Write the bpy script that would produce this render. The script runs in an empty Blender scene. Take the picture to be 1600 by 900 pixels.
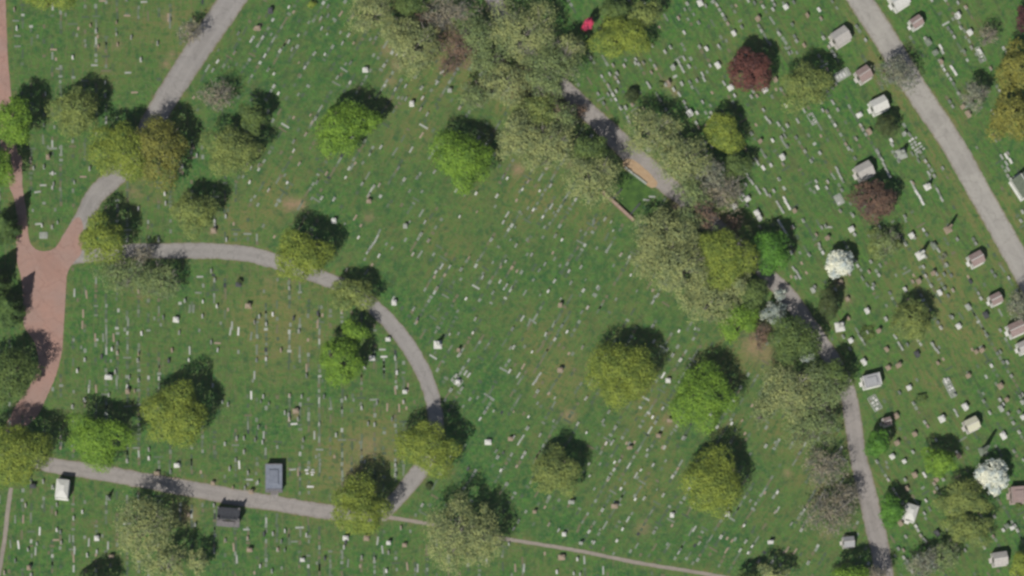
import bpy, math, random
import numpy as np
from mathutils import Vector, noise as mnoise
random.seed(7); rng = np.random.default_rng(7)
S = bpy.context.scene
COL = S.collection
PI = math.pi
PX = 0.15                       # metres of ground per photo pixel
# ---------------------------------------------------------------- camera (vertical aerial view, shifted lens)
CAMX, CAMY, CAMH = -60.0, -190.0, 1000.0
cd = bpy.data.cameras.new('aerial_camera'); cam = bpy.data.objects.new('aerial_camera', cd); COL.objects.link(cam)
cam.location = (CAMX, CAMY, CAMH); cam.rotation_euler = (0, 0, 0)
cd.sensor_width = 36; cd.lens = 36 * CAMH / 240.0
cd.shift_x = -CAMX / 240.0; cd.shift_y = -CAMY / 240.0
cd.clip_start = 1; cd.clip_end = 9000
S.camera = cam
# ---------------------------------------------------------------- light
SUN_EL, SUN_AZ = math.radians(54), math.radians(211)
W = bpy.data.worlds.new("World"); S.world = W; W.use_nodes = True
nt = W.node_tree; bg = nt.nodes['Background']
sky = nt.nodes.new('ShaderNodeTexSky'); sky.sky_type = 'NISHITA'; sky.sun_disc = False
sky.sun_elevation = SUN_EL; sky.sun_rotation = SUN_AZ
nt.links.new(sky.outputs[0], bg.inputs[0]); bg.inputs[1].default_value = 0.05
sl = bpy.data.lights.new('sun', 'SUN'); sl.energy = 3.95; sl.angle = math.radians(0.6); sl.color = (1, .965, .90)
so = bpy.data.objects.new('sun', sl); COL.objects.link(so)
sdir = Vector((math.sin(SUN_AZ) * math.cos(SUN_EL), math.cos(SUN_AZ) * math.cos(SUN_EL), math.sin(SUN_EL)))
so.rotation_euler = sdir.to_track_quat('Z', 'Y').to_euler(); so.location = sdir * 300
S.view_settings.view_transform = 'Standard'; S.view_settings.look = 'None'
S.view_settings.exposure = 0; S.view_settings.gamma = 1
S.cycles.pixel_filter_type = 'BLACKMAN_HARRIS'; S.cycles.filter_width = 2.8
S.cycles.max_bounces = 4; S.cycles.diffuse_bounces = 2

# ---------------------------------------------------------------- helpers
def g2(x, y):                       # photo pixel -> ground metres
    return ((x - 800) * PX, (450 - y) * PX)
def lean(x, y, h):                  # ground point under something seen at pixel x,y at height h
    X, Y = g2(x, y); f = h / CAMH
    return (X + (CAMX - X) * f, Y + (CAMY - Y) * f)
def nd(t, ty, **kw):
    n = t.nodes.new(ty)
    for k, v in kw.items(): setattr(n, k, v)
    return n
def noise(t, src, scale, detail=3, rough=.55, mp=None):
    n = nd(t, 'ShaderNodeTexNoise'); n.inputs['Scale'].default_value = scale
    n.inputs['Detail'].default_value = detail; n.inputs['Roughness'].default_value = rough
    if mp:
        m = nd(t, 'ShaderNodeMapping', vector_type='TEXTURE'); m.inputs['Rotation'].default_value = (0, 0, mp[0])
        m.inputs['Scale'].default_value = (1 / mp[1], 1 / mp[2], 1)
        r = nd(t, 'ShaderNodeVectorMath', operation='ADD'); r.inputs[1].default_value = (mp[3] if len(mp) > 3 else 0, 0, 0)
        t.links.new(src, r.inputs[0]); t.links.new(r.outputs[0], m.inputs[0]); src = m.outputs[0]
    t.links.new(src, n.inputs['Vector']); return n.outputs['Fac']
def remap(t, v, a, b, lo=0., hi=1.):
    m = nd(t, 'ShaderNodeMapRange'); t.links.new(v, m.inputs[0])
    for i, q in enumerate((a, b, lo, hi)): m.inputs[i + 1].default_value = q
    return m.outputs[0]
def mathn(t, op, a, b):
    m = nd(t, 'ShaderNodeMath', operation=op)
    for i, v in enumerate((a, b)):
        if isinstance(v, (int, float)): m.inputs[i].default_value = v
        else: t.links.new(v, m.inputs[i])
    return m.outputs[0]
def mix(t, f, a, b):
    m = nd(t, 'ShaderNodeMix', data_type='RGBA')
    for i, v in ((0, f), (6, a), (7, b)):
        if isinstance(v, (int, float)): m.inputs[i].default_value = v
        elif isinstance(v, tuple): m.inputs[i].default_value = (*v, 1)
        else: t.links.new(v, m.inputs[i])
    return m.outputs[2]
MATS = {}
def newmat(name, rough=.85):
    m = bpy.data.materials.new(name); m.use_nodes = True; t = m.node_tree
    p = t.nodes['Principled BSDF']; p.inputs['Roughness'].default_value = rough
    p.inputs['Specular IOR Level'].default_value = .25
    return m, t, p
def stone(name, c1, c2, scale=1.6, rough=.85, bump=.15):
    if name in MATS: return MATS[name]
    m, t, p = newmat(name, rough); g = nd(t, 'ShaderNodeNewGeometry'); pos = g.outputs['Position']
    f = noise(t, pos, scale, 5, .65); f2 = noise(t, pos, scale * 7, 2)
    oi = nd(t, 'ShaderNodeObjectInfo')
    a = mix(t, remap(t, f, .35, .65), c1, c2)
    dk = tuple(v * .72 for v in c1)
    a = mix(t, remap(t, f2, .45, .75, 0, .55), a, dk)
    a = mix(t, mathn(t, 'MULTIPLY', oi.outputs['Random'], .35), a, tuple(v * .62 for v in c2))
    t.links.new(a, p.inputs['Base Color'])
    b = nd(t, 'ShaderNodeBump'); b.inputs['Strength'].default_value = bump; b.inputs['Distance'].default_value = .05
    t.links.new(f2, b.inputs['Height']); t.links.new(b.outputs[0], p.inputs['Normal'])
    MATS[name] = m; return m
def leafmat(name, c, sparse=False):
    if name in MATS: return MATS[name]
    m, t, p = newmat(name, .7); g = nd(t, 'ShaderNodeNewGeometry'); tc = nd(t, 'ShaderNodeTexCoord')
    f = noise(t, tc.outputs['Object'], .55, 3, .6)
    dk = (c[0] * .62, c[1] * .68, c[2] * .75); lt = (c[0] * 1.22, c[1] * 1.15, c[2] * 1.05)
    a = mix(t, remap(t, f, .40, .58), dk, lt)
    a = mix(t, mathn(t, 'MULTIPLY', g.outputs['Random Per Island'], .25), a, (c[0] * .6, c[1] * .62, c[2] * .7))
    t.links.new(a, p.inputs['Base Color'])
    tr = nd(t, 'ShaderNodeBsdfTranslucent'); t.links.new(a, tr.inputs[0])
    mx = nd(t, 'ShaderNodeMixShader'); mx.inputs[0].default_value = .14
    t.links.new(p.outputs[0], mx.inputs[1]); t.links.new(tr.outputs[0], mx.inputs[2])
    t.links.new(mx.outputs[0], t.nodes['Material Output'].inputs['Surface'])
    MATS[name] = m; return m
def link(o, parent=None):
    COL.objects.link(o)
    if parent: o.parent = parent
    return o
def mesh_np(name, V, F, mats):
    """V (n,3), F list of quads/tris as an (m,k) array or a list"""
    me = bpy.data.meshes.new(name)
    if isinstance(F, np.ndarray):
        m, k = F.shape
        me.vertices.add(len(V)); me.vertices.foreach_set('co', np.asarray(V, dtype=np.float32).ravel())
        me.loops.add(m * k); me.loops.foreach_set('vertex_index', F.astype(np.int32).ravel())
        me.polygons.add(m); me.polygons.foreach_set('loop_start', np.arange(0, m * k, k, dtype=np.int32))
        me.update(calc_edges=True)
    else:
        me.from_pydata([tuple(v) for v in V], [], F); me.update()
    for q in (mats if isinstance(mats, (list, tuple)) else [mats]): me.materials.append(q)
    return me
class MB:                           # collects simple solids into one mesh
    def __init__(s): s.V = []; s.F = []
    def add(s, V, F):
        n = len(s.V); s.V += [tuple(v) for v in V]; s.F += [tuple(i + n for i in f) for f in F]; return s
    def box(s, cx, cy, z0, w, d, h, rz=0, taper=1.0):
        c, q = math.cos(rz), math.sin(rz); V = []
        for z, k in ((z0, 1), (z0 + h, taper)):
            for sx, sy in ((-1, -1), (1, -1), (1, 1), (-1, 1)):
                x, y = sx * w / 2 * k, sy * d / 2 * k
                V.append((cx + x * c - y * q, cy + x * q + y * c, z))
        return s.add(V, [(3, 2, 1, 0), (4, 5, 6, 7), (0, 1, 5, 4), (1, 2, 6, 5), (2, 3, 7, 6), (3, 0, 4, 7)])
    def gable(s, z0, L, Wd, h, over=0):      # ridge along x
        a, b = L / 2 + over, Wd / 2 + over
        V = [(-a, -b, z0), (a, -b, z0), (a, b, z0), (-a, b, z0), (-a, 0, z0 + h), (a, 0, z0 + h)]
        return s.add(V, [(3, 2, 1, 0), (0, 1, 5, 4), (2, 3, 4, 5), (1, 2, 5), (3, 0, 4)])
    def tube(s, a, b, r0, r1, n=6, cap=True):
        a, b = Vector(a), Vector(b); d = (b - a)
        if d.length < 1e-6: return s
        u = d.orthogonal().normalized(); v = d.normalized().cross(u); V = []
        for p, r in ((a, r0), (b, r1)):
            for i in range(n):
                t = 2 * PI * i / n; V.append(p + u * (math.cos(t) * r) + v * (math.sin(t) * r))
        F = [(i, (i + 1) % n, n + (i + 1) % n, n + i) for i in range(n)]
        if cap: F += [tuple(range(n - 1, -1, -1)), tuple(range(n, 2 * n))]
        return s.add(V, F)
    def mesh(s, name, mat): return mesh_np(name, s.V, s.F, mat)
    def obj(s, name, mat, parent=None):
        return link(bpy.data.objects.new(name, s.mesh(name, mat)), parent)
def tag(o, label=None, cat=None, group=None, kind=None):
    if label: o['label'] = label
    if cat: o['category'] = cat
    if group: o['group'] = group
    if kind: o['kind'] = kind
    return o
def thing(name, loc, rz=0):
    o = bpy.data.objects.new(name, None); o.empty_display_size = .5; o.location = loc; o.rotation_euler = (0, 0, rz); COL.objects.link(o); return o
def spline(P, step=6.0):            # Catmull-Rom through pixels, returns pixel samples with direction
    P = [Vector(p) for p in P]; Q = [P[0] * 2 - P[1]] + P + [P[-1] * 2 - P[-2]]; out = []
    for i in range(1, len(Q) - 2):
        n = max(2, int((Q[i + 1] - Q[i]).length / step))
        for k in range(n):
            t = k / n
            out.append(.5 * ((2 * Q[i]) + (-Q[i - 1] + Q[i + 1]) * t + (2 * Q[i - 1] - 5 * Q[i] + 4 * Q[i + 1] - Q[i + 2]) * t * t + (-Q[i - 1] + 3 * Q[i] - 3 * Q[i + 1] + Q[i + 2]) * t ** 3))
    out.append(P[-1]); return out

# ---------------------------------------------------------------- roads (pixel centrelines with widths)
# entries x, y, width in photo pixels
EAST = [(1305, -60, 40), (1344, 0, 38), (1383, 60, 38), (1425, 130, 37), (1488, 225, 37), (1530, 300, 36), (1570, 370, 36), (1604, 432, 36), (1650, 520, 36)]
BELT = [(745, -60, 26), (772, 0, 26), (800, 55, 26), (855, 110, 24), (925, 180, 29), (1000, 252, 34), (1062, 305, 28), (1125, 358, 24), (1180, 410, 22), (1228, 460, 28), (1262, 505, 26), (1300, 562, 26), (1324, 612, 26), (1333, 660, 27), (1340, 710, 27), (1352, 760, 30), (1366, 820, 31), (1376, 862, 30), (1385, 930, 30)]
NWR = [(400, -60, 42), (362, 0, 42), (320, 62, 40), (283, 118, 38), (250, 170, 36), (222, 220, 34), (190, 265, 34), (150, 305, 30), (128, 345, 28), (108, 380, 30)]
CURVE = [(95, 402, 26), (150, 398, 22), (210, 392, 22), (260, 392, 24), (320, 392, 25), (380, 396, 25), (430, 408, 25), (480, 425, 24), (540, 450, 24), (590, 485, 24), (630, 530, 25), (658, 575, 25), (675, 620, 24), (681, 670, 24), (668, 715, 26), (645, 750, 27), (618, 782, 24), (596, 806, 22)]
SOUTH = [(48, 718, 20), (80, 727, 24), (140, 736, 25), (200, 746, 25), (260, 757, 25), (320, 768, 26), (380, 779, 26), (440, 788, 24), (500, 798, 24), (560, 805, 20), (604, 808, 12)]
FOOT = [(596, 806, 7), (660, 817, 6), (720, 829, 6), (790, 842, 6), (900, 860, 6), (1000, 880, 6), (1110, 898, 6), (1250, 925, 6)]
WFOOT = [(17, 762, 7), (12, 800, 7), (6, 850, 7), (-8, 930, 7)]
APRON = [(429, 765, 12), (428, 782, 13)]
ALLR = [EAST, BELT, NWR, CURVE, SOUTH, FOOT, WFOOT]
ROADPTS = []
for R in ALLR:
    for q in spline(R, 5): ROADPTS.append((q[0], q[1], q[2] / 2))
for q in spline([(6, -50, 18), (8, 95, 18), (20, 240, 20), (25, 300, 24), (30, 380, 30), (70, 430, 75), (66, 500, 68), (64, 560, 60), (40, 630, 30)], 5): ROADPTS.append((q[0], q[1], q[2] / 2))
ROADPTS = np.array(ROADPTS)
def road_gap(x, y): return float(np.min(np.hypot(ROADPTS[:, 0] - x, ROADPTS[:, 1] - y) - ROADPTS[:, 2]))

# ---------------------------------------------------------------- ground sheet
def gauss(X, Y, L):
    A = np.zeros_like(X)
    for x, y, r, a in L: A += a * np.exp(-((X - x) ** 2 + (Y - y) ** 2) / (2 * (r * .6) ** 2))
    return A
nx, ny = 420, 250
ux = np.linspace(-40, 1640, nx); uy = np.linspace(-40, 940, ny)
far = np.array([-20000, -6000, -1500, -300]); 
gx = np.concatenate([far, ux, 1600 - far[::-1]]); gy = np.concatenate([far, uy, 900 - far[::-1]])
GX, GY = np.meshgrid(gx, gy)
DRY = gauss(GX, GY, [(600, 180, 70, .35), (760, 330, 110, .35), (850, 300, 60, .45), (930, 330, 50, .4), (650, 230, 60, .4), (380, 340, 60, .5), (440, 320, 40, .5),
  (425, 480, 65, 1.0), (450, 530, 65, 1.0), (1130, 790, 40, .3), (90, 650, 30, .5), (210, 470, 40, .4), (330, 500, 40, .3), (560, 720, 60, 1.2), (590, 685, 50, 1.1), (545, 740, 40, .8), (520, 730, 40, .6), (870, 560, 70, .55), (880, 610, 60, .6), (1010, 625, 50, .7), (1000, 660, 40, .4),
  (1010, 540, 40, .35), (1090, 560, 60, .35), (1180, 560, 40, .8), (1230, 640, 90, .6), (1290, 760, 80, .55), (1010, 760, 50, .5), (1040, 700, 30, .4), (640, 30, 70, .6), (720, 100, 70, .8), (800, 150, 60, .7), (850, 200, 60, .5), (950, 260, 60, .5),
  (1110, 340, 60, .4), (1060, 400, 70, .5), (1420, 460, 90, .4), (1500, 500, 90, .55), (1430, 640, 70, .35), (1300, 420, 40, .3), (1150, 60, 50, .35), (1090, 90, 50, .25), (1520, 20, 50, .35), (150, 60, 60, .35), (170, 120, 40, .45), (220, 300, 40, .5),
  (300, 50, 60, .3), (1480, 410, 50, .4), (280, 800, 30, .6), (1580, 330, 40, .4), (220, 20, 60, .3), (700, 740, 20, .5), (450, 280, 60, .2), (1240, 260, 60, .2), (130, 640, 40, .2), (90, 460, 30, .2)])
for x, y, w in EAST + BELT[10:]:
    pass
RP = np.array([(q[0], q[1], q[2] / 2) for q in spline(EAST, 8)])
DD = np.min(np.hypot(GX[..., None] - RP[:, 0], GY[..., None] - RP[:, 1]), axis=-1)
left = (GX < np.interp(GY, RP[:, 1], RP[:, 0]))
DRY += np.where(left, .6, .1) * np.exp(-((DD - 30) / 13.) ** 2)
RD = np.full(GX.shape, 99.)
for q in ROADPTS[::2]:
    j0, j1 = np.searchsorted(gx, [q[0] - 60, q[0] + 60]); i0, i1 = np.searchsorted(gy, [q[1] - 60, q[1] + 60])
    RD[i0:i1, j0:j1] = np.minimum(RD[i0:i1, j0:j1], np.hypot(GX[i0:i1, j0:j1] - q[0], GY[i0:i1, j0:j1] - q[1]) - q[2])
DRY += .4 * np.exp(-(np.maximum(RD, 0) / 5.) ** 2)
SOIL = gauss(GX, GY, [(452, 319, 12, 1.2), (470, 319, 10, 1.2), (621, 101, 11, 1.0), (605, 78, 12, .7), (610, 125, 10, .7), (809, 265, 11, 1.1), (890, 649, 12, .9), (1005, 825, 14, .6), (1045, 657, 12, .6), (576, 340, 9, .7),
  (1180, 540, 22, .9), (1195, 520, 16, .8), (1044, 131, 10, .8), (1055, 145, 8, .7), (263, 28, 10, .7), (183, 70, 9, .5), (154, 75, 9, .5), (295, 805, 18, .6), (333, 361, 9, .6), (1312, 442, 12, .6), (1325, 468, 9, .6), (1475, 112, 10, .3),
  (780, 100, 14, .7), (855, 160, 18, .7), (875, 150, 14, .7), (830, 118, 12, .5), (812, 130, 12, .8), (718, 65, 16, .8), (685, 40, 12, .6), (880, 200, 14, .5), (890, 255, 12, .5), (1055, 322, 9, .9), (700, 50, 16, .7), (735, 95, 14, .7), (770, 125, 15, .7), (800, 145, 16, .7), (840, 145, 12, .9), (905, 175, 14, .8), (900, 230, 14, .6), (690, 95, 12, .5), (1130, 345, 16, .5), (1145, 380, 12, .4), (1095, 300, 14, .4), (1140, 310, 14, .4), (1250, 690, 14, .4), (1200, 560, 14, .4), (1295, 640, 16, .3), (1280, 770, 18, .4), (462, 649, 7, .6), (1230, 739, 7, .8), (700, 730, 9, .4), (575, 700, 22, .5), (545, 735, 16, .5), (1290, 835, 14, .4), (1330, 745, 9, .2), (208, 300, 12, .4), (260, 100, 9, .7), (268, 85, 7, .7), (420, 440, 10, .3)])
def sm(v, a, b): t = np.clip((v - a) / (b - a), 0, 1); return t * t * (3 - 2 * t)
bx = np.interp(GY, [-60, 0, 180, 250, 460, 612, 700, 860, 930], [745, 772, 925, 1000, 1228, 1324, 1338, 1376, 1385])
EASTW = sm(GX - bx, -20, 50)
wxr = np.interp(GY, [0, 120, 400, 480, 620, 800, 900], [340, 280, 430, 585, 675, 640, 1100])
WESTW = 1 - sm(GX - wxr, -25, 35)
cols = np.stack([np.clip(DRY, 0, 1.2), EASTW, np.clip(SOIL, 0, 1), WESTW], axis=-1).reshape(-1, 4)
V = np.stack([(GX - 800) * PX, (450 - GY) * PX, np.zeros_like(GX)], axis=-1).reshape(-1, 3)
n1, n0 = GX.shape; idx = np.arange(n1 * n0).reshape(n1, n0)
F = np.stack([idx[1:, :-1], idx[1:, 1:], idx[:-1, 1:], idx[:-1, :-1]], axis=-1).reshape(-1, 4)
m, t, p = newmat('mown_grass', .95); p.inputs['Specular IOR Level'].default_value = .05
pos = nd(t, 'ShaderNodeNewGeometry').outputs['Position']
at = nd(t, 'ShaderNodeVertexColor', layer_name='zone'); sp = nd(t, 'ShaderNodeSeparateColor'); t.links.new(at.outputs[0], sp.inputs[0])
dry, east, soil, west = sp.outputs[0], sp.outputs[1], sp.outputs[2], at.outputs[1]
big = noise(t, pos, .055, 4, .6); midn = noise(t, pos, .35, 4, .6); fine = noise(t, pos, 1.3, 4, .7)
sD = noise(t, pos, 1.0, 3, .7, (math.radians(58), .17, 1.0)); sD2 = noise(t, pos, 1.0, 3, .6, (math.radians(-31), .25, 1.0, 30))
sW = noise(t, pos, 1.0, 3, .6, (0, .2, 1.1)); sW2 = noise(t, pos, 1.0, 3, .6, (PI / 2, .16, 1.2, 50))
sE = noise(t, pos, 1.0, 3, .6, (math.radians(-59), .18, .9, 9))
def fm(f, a, b):
    n = nd(t, 'ShaderNodeMix', data_type='FLOAT')
    for i, v in ((0, f), (2, a), (3, b)):
        if isinstance(v, (int, float)): n.inputs[i].default_value = v
        else: t.links.new(v, n.inputs[i])
    return n.outputs[0]
cst = fm(.22, sD, sD2); wst = fm(.5, sW, sW2); stk = fm(west, cst, wst); stk = fm(east, stk, sE)
base = mix(t, remap(t, midn, .38, .62), (.038, .128, .034), (.084, .196, .044))
eg = mix(t, remap(t, midn, .32, .68), (.048, .154, .032), (.090, .210, .042))
base = mix(t, east, base, eg)
wg = mix(t, remap(t, midn, .35, .65), (.046, .142, .032), (.088, .200, .044))
base = mix(t, mathn(t, 'MULTIPLY', west, .75), base, wg)
base = mix(t, remap(t, stk, .51, .60, 0, .8), base, (.026, .080, .034))
base = mix(t, remap(t, stk, .46, .38, 0, .55), base, (.105, .135, .060))
base = mix(t, remap(t, fine, .47, .60, 0, .6), base, (.030, .082, .032))
d1 = mathn(t, 'ADD', mathn(t, 'MULTIPLY', dry, .75), remap(t, big, .40, .62, .05, .55))
d2 = mathn(t, 'MULTIPLY', d1, remap(t, mathn(t, 'ADD', mathn(t, 'MULTIPLY', stk, .8), mathn(t, 'MULTIPLY', fine, .5)), .57, .72))
d3 = mathn(t, 'ADD', d2, mathn(t, 'MULTIPLY', dry, .22))
mot = noise(t, pos, .85, 3, .65, (.6, 1, 1, 77)); blo = noise(t, pos, .5, 4, .7, (1.1, 1, 1, 31))
base = mix(t, mathn(t, 'MINIMUM', d3, .85), base, (.19, .18, .068))
base = mix(t, mathn(t, 'MULTIPLY', west, remap(t, noise(t, pos, 1.0, 2, .6, (PI / 2, .3, 1.6, 91)), .56, .66, 0, .55)), base, (.17, .16, .085))
base = mix(t, remap(t, mot, .50, .60, 0, .75), base, (.118, .168, .052))
base = mix(t, remap(t, blo, .53, .63, 0, .6), base, (.030, .092, .038))
base = mix(t, remap(t, noise(t, pos, 1.9, 2, .6, (.3, 1, 1, 5)), .58, .68, 0, .35), base, (.20, .21, .13))
s1 = mathn(t, 'MULTIPLY', soil, remap(t, fine, .3, .6, .35, 1))
base = mix(t, mathn(t, 'MINIMUM', s1, 1.0), base, (.31, .215, .135))
t.links.new(base, p.inputs['Base Color'])
b = nd(t, 'ShaderNodeBump'); b.inputs['Strength'].default_value = .8; b.inputs['Distance'].default_value = .25
t.links.new(mathn(t, 'ADD', fine, mathn(t, 'MULTIPLY', stk, .6)), b.inputs['Height']); t.links.new(b.outputs[0], p.inputs['Normal'])
me = mesh_np('ground', V, F, m)
ca = me.color_attributes.new('zone', 'FLOAT_COLOR', 'POINT'); ca.data.foreach_set('color', cols.astype(np.float32).ravel())
ground = link(bpy.data.objects.new('ground', me)); tag(ground, kind='structure', label='mown cemetery lawn with dry brown streaks and patches')

# ---------------------------------------------------------------- paved surfaces
def roadmat(name, c, tint, edge=None):
    m, t, p = newmat(name, .9); pos = nd(t, 'ShaderNodeNewGeometry').outputs['Position']
    uv = nd(t, 'ShaderNodeUVMap', uv_map='along'); su = nd(t, 'ShaderNodeSeparateXYZ'); t.links.new(uv.outputs[0], su.inputs[0])
    a = mix(t, remap(t, noise(t, pos, .18, 4, .6), .35, .65), c, tint)
    a = mix(t, remap(t, noise(t, pos, 1.1, 4, .7), .42, .7, 0, .5), a, tuple(v * .78 for v in c))
    a = mix(t, remap(t, noise(t, pos, .5, 5, .75), .6, .66, 0, .35), a, tuple(v * 1.15 for v in tint))
    # worn lighter wheel tracks at 0.3 / 0.7 of the width
    vc = nd(t, 'ShaderNodeTexVoronoi', feature='DISTANCE_TO_EDGE'); vc.inputs['Scale'].default_value = .22; ds = nd(t, 'ShaderNodeVectorMath', operation='ADD'); n3 = nd(t, 'ShaderNodeTexNoise'); n3.inputs['Scale'].default_value = .5; n3.inputs['Detail'].default_value = 4
    t.links.new(pos, n3.inputs['Vector']); sc_ = nd(t, 'ShaderNodeVectorMath', operation='SCALE'); sc_.inputs['Scale'].default_value = 3.0; t.links.new(n3.outputs['Color'], sc_.inputs[0]); t.links.new(pos, ds.inputs[0]); t.links.new(sc_.outputs[0], ds.inputs[1]); t.links.new(ds.outputs[0], vc.inputs['Vector'])
    a = mix(t, remap(t, vc.outputs['Distance'], .0, .035, .45, 0), a, tuple(v * .55 for v in c))
    vp = nd(t, 'ShaderNodeTexVoronoi'); vp.inputs['Scale'].default_value = .13; t.links.new(pos, vp.inputs['Vector']); sv = nd(t, 'ShaderNodeSeparateColor'); t.links.new(vp.outputs['Color'], sv.inputs[0])
    a = mix(t, remap(t, sv.outputs[0], .78, .80, 0, .30), a, tuple(v * .74 for v in c))
    w = nd(t, 'ShaderNodeMath', operation='PINGPONG'); t.links.new(su.outputs[1], w.inputs[0]); w.inputs[1].default_value = .5
    tr = remap(t, mathn(t, 'ABSOLUTE', mathn(t, 'SUBTRACT', w.outputs[0], .28), 0), 0, .12, .4, 0)
    a = mix(t, tr, a, tuple(v * 1.22 for v in c))
    ed = mathn(t, 'MULTIPLY', remap(t, w.outputs[0], .0, .10, 1, 0), remap(t, noise(t, pos, .9, 3), .35, .6, .2, 1))
    a = mix(t, ed, a, edge or (.17, .14, .08))
    t.links.new(a, p.inputs['Base Color'])
    b = nd(t, 'ShaderNodeBump'); b.inputs['Strength'].default_value = .3; b.inputs['Distance'].default_value = .03
    t.links.new(noise(t, pos, 6, 3), b.inputs['Height']); t.links.new(b.outputs[0], p.inputs['Normal']); return m
M_ASPH = roadmat('worn_asphalt', (.27, .252, .236), (.31, .29, .268))
M_ASPE = roadmat('pale_road', (.32, .30, .27), (.37, .35, .31))
M_BELT = roadmat('dusty_road', (.275, .252, .234), (.32, .29, .265))
M_GRAV = roadmat('gravel_path', (.27, .235, .20), (.31, .27, .225), (.10, .11, .06))
M_RED = roadmat('reddish_paving', (.37, .225, .18), (.33, .225, .19), (.21, .17, .10))
def ribbon(name, R, z, mat, label, jag=.9):
    P = spline(R, 5.0); V = []; UV = []; n = len(P); K = 4
    for i, q in enumerate(P):
        a = P[max(0, i - 1)]; b_ = P[min(n - 1, i + 1)]; d = Vector((b_[0] - a[0], b_[1] - a[1])).normalized(); nn = Vector((-d.y, d.x))
        for k in range(K + 1):
            f = k / K - .5; w = q[2]
            if k in (0, K): w += mnoise.noise((q[0] * .07, q[1] * .07, k * 7.3)) * jag * 2.6 + mnoise.noise((q[0] * .23, q[1] * .23, k * 3.1)) * jag * 2.2
            X, Y = g2(q[0] + nn.x * w * f, q[1] + nn.y * w * f); V.append((X, Y, z)); UV.append((i * .3, f + .5))
    F = np.array([((i * (K + 1)) + k, (i * (K + 1)) + k + 1, ((i + 1) * (K + 1)) + k + 1, ((i + 1) * (K + 1)) + k) for i in range(n - 1) for k in range(K)])
    V = np.array(V)
    a, b_, c = V[F[0][0]], V[F[0][1]], V[F[0][2]]
    if np.cross(b_ - a, c - a)[2] < 0: F = F[:, ::-1]
    me = mesh_np(name, V, F, mat); l = me.uv_layers.new(name='along')
    UVa = np.array(UV)[F.ravel()]; l.data.foreach_set('uv', UVa.astype(np.float32).ravel())
    return tag(link(bpy.data.objects.new(name, me)), label=label, kind='structure')
ribbon('road', EAST, .020, M_ASPE, 'wide pale grey cemetery road at the right')
ribbon('road', BELT, .024, M_BELT, 'dusty grey lane running under the belt of trees')
ribbon('road', NWR, .028, M_ASPH, 'grey lane coming in from the top left')
ribbon('road', CURVE, .032, M_ASPH, 'grey lane curving round the left section')
ribbon('road', SOUTH, .036, M_BELT, 'straight grey lane across the lower left')
ribbon('path', FOOT, .040, M_GRAV, 'narrow gravel footpath running to the lower right', .5)
ribbon('path', WFOOT, .040, M_GRAV, 'narrow tan footpath at the lower left edge', .5)
ribbon('path', APRON, .044, M_ASPH, 'short paved approach in front of the slate roofed vault', .3)
def sheet(name, pts, z, mat, label, jag=.8):
    q = spline([(a, b, 0) for a, b in pts] + [(*pts[0], 0)], 5)[:-1]; V = []
    for p_ in q:
        X, Y = g2(p_[0] + mnoise.noise((p_[0] * .1, p_[1] * .1, 1)) * jag, p_[1] + mnoise.noise((p_[0] * .1, p_[1] * .1, 5)) * jag); V.append((X, Y, z))
    A = sum(V[i][0] * V[(i + 1) % len(V)][1] - V[(i + 1) % len(V)][0] * V[i][1] for i in range(len(V)))
    f = list(range(len(V)))
    if A < 0: f.reverse()
    me = mesh_np(name, V, [tuple(f)], mat); l = me.uv_layers.new(name='along')
    l.data.foreach_set('uv', np.full(len(me.loops) * 2, .5, dtype=np.float32))
    return tag(link(bpy.data.objects.new(name, me)), label=label, kind='structure')
sheet('plaza', [(13, 250), (24, 243), (34, 246), (35, 290), (42, 335), (45, 372), (55, 389), (74, 392), (88, 385), (102, 363), (119, 340), (128, 345), (130, 372), (126, 398), (117, 408), (106, 426), (103, 460), (99, 520), (96, 555), (86, 590), (72, 622), (58, 650), (30, 672), (8, 670), (26, 632), (48, 600), (60, 570), (54, 535), (38, 510), (36, 470), (34, 440), (27, 410), (25, 380), (27, 350), (22, 310), (14, 290)], .048, M_RED, 'reddish paved fork at the left edge')
sheet('path', [(-30, -60), (9, -60), (9, 0), (11, 60), (13, 100), (20, 170), (26, 230), (30, 262), (13, 262), (0, 230), (-12, 170), (-20, 60)], .052, M_RED, 'narrow reddish strip at the upper left edge')

# ---------------------------------------------------------------- thin summer haze between the ground and the aircraft
hz = bpy.data.materials.new('haze'); hz.use_nodes = True; t = hz.node_tree; t.nodes.remove(t.nodes['Principled BSDF'])
pv = nd(t, 'ShaderNodeVolumePrincipled'); pv.inputs['Color'].default_value = (.88, .93, 1, 1); pv.inputs['Density'].default_value = .000021
t.links.new(pv.outputs[0], t.nodes['Material Output'].inputs['Volume'])
tag(MB().box(0, 0, -1, 7000, 7000, CAMH + 6).obj('haze', hz), kind='stuff', label='thin pale air haze over the whole place')

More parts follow.
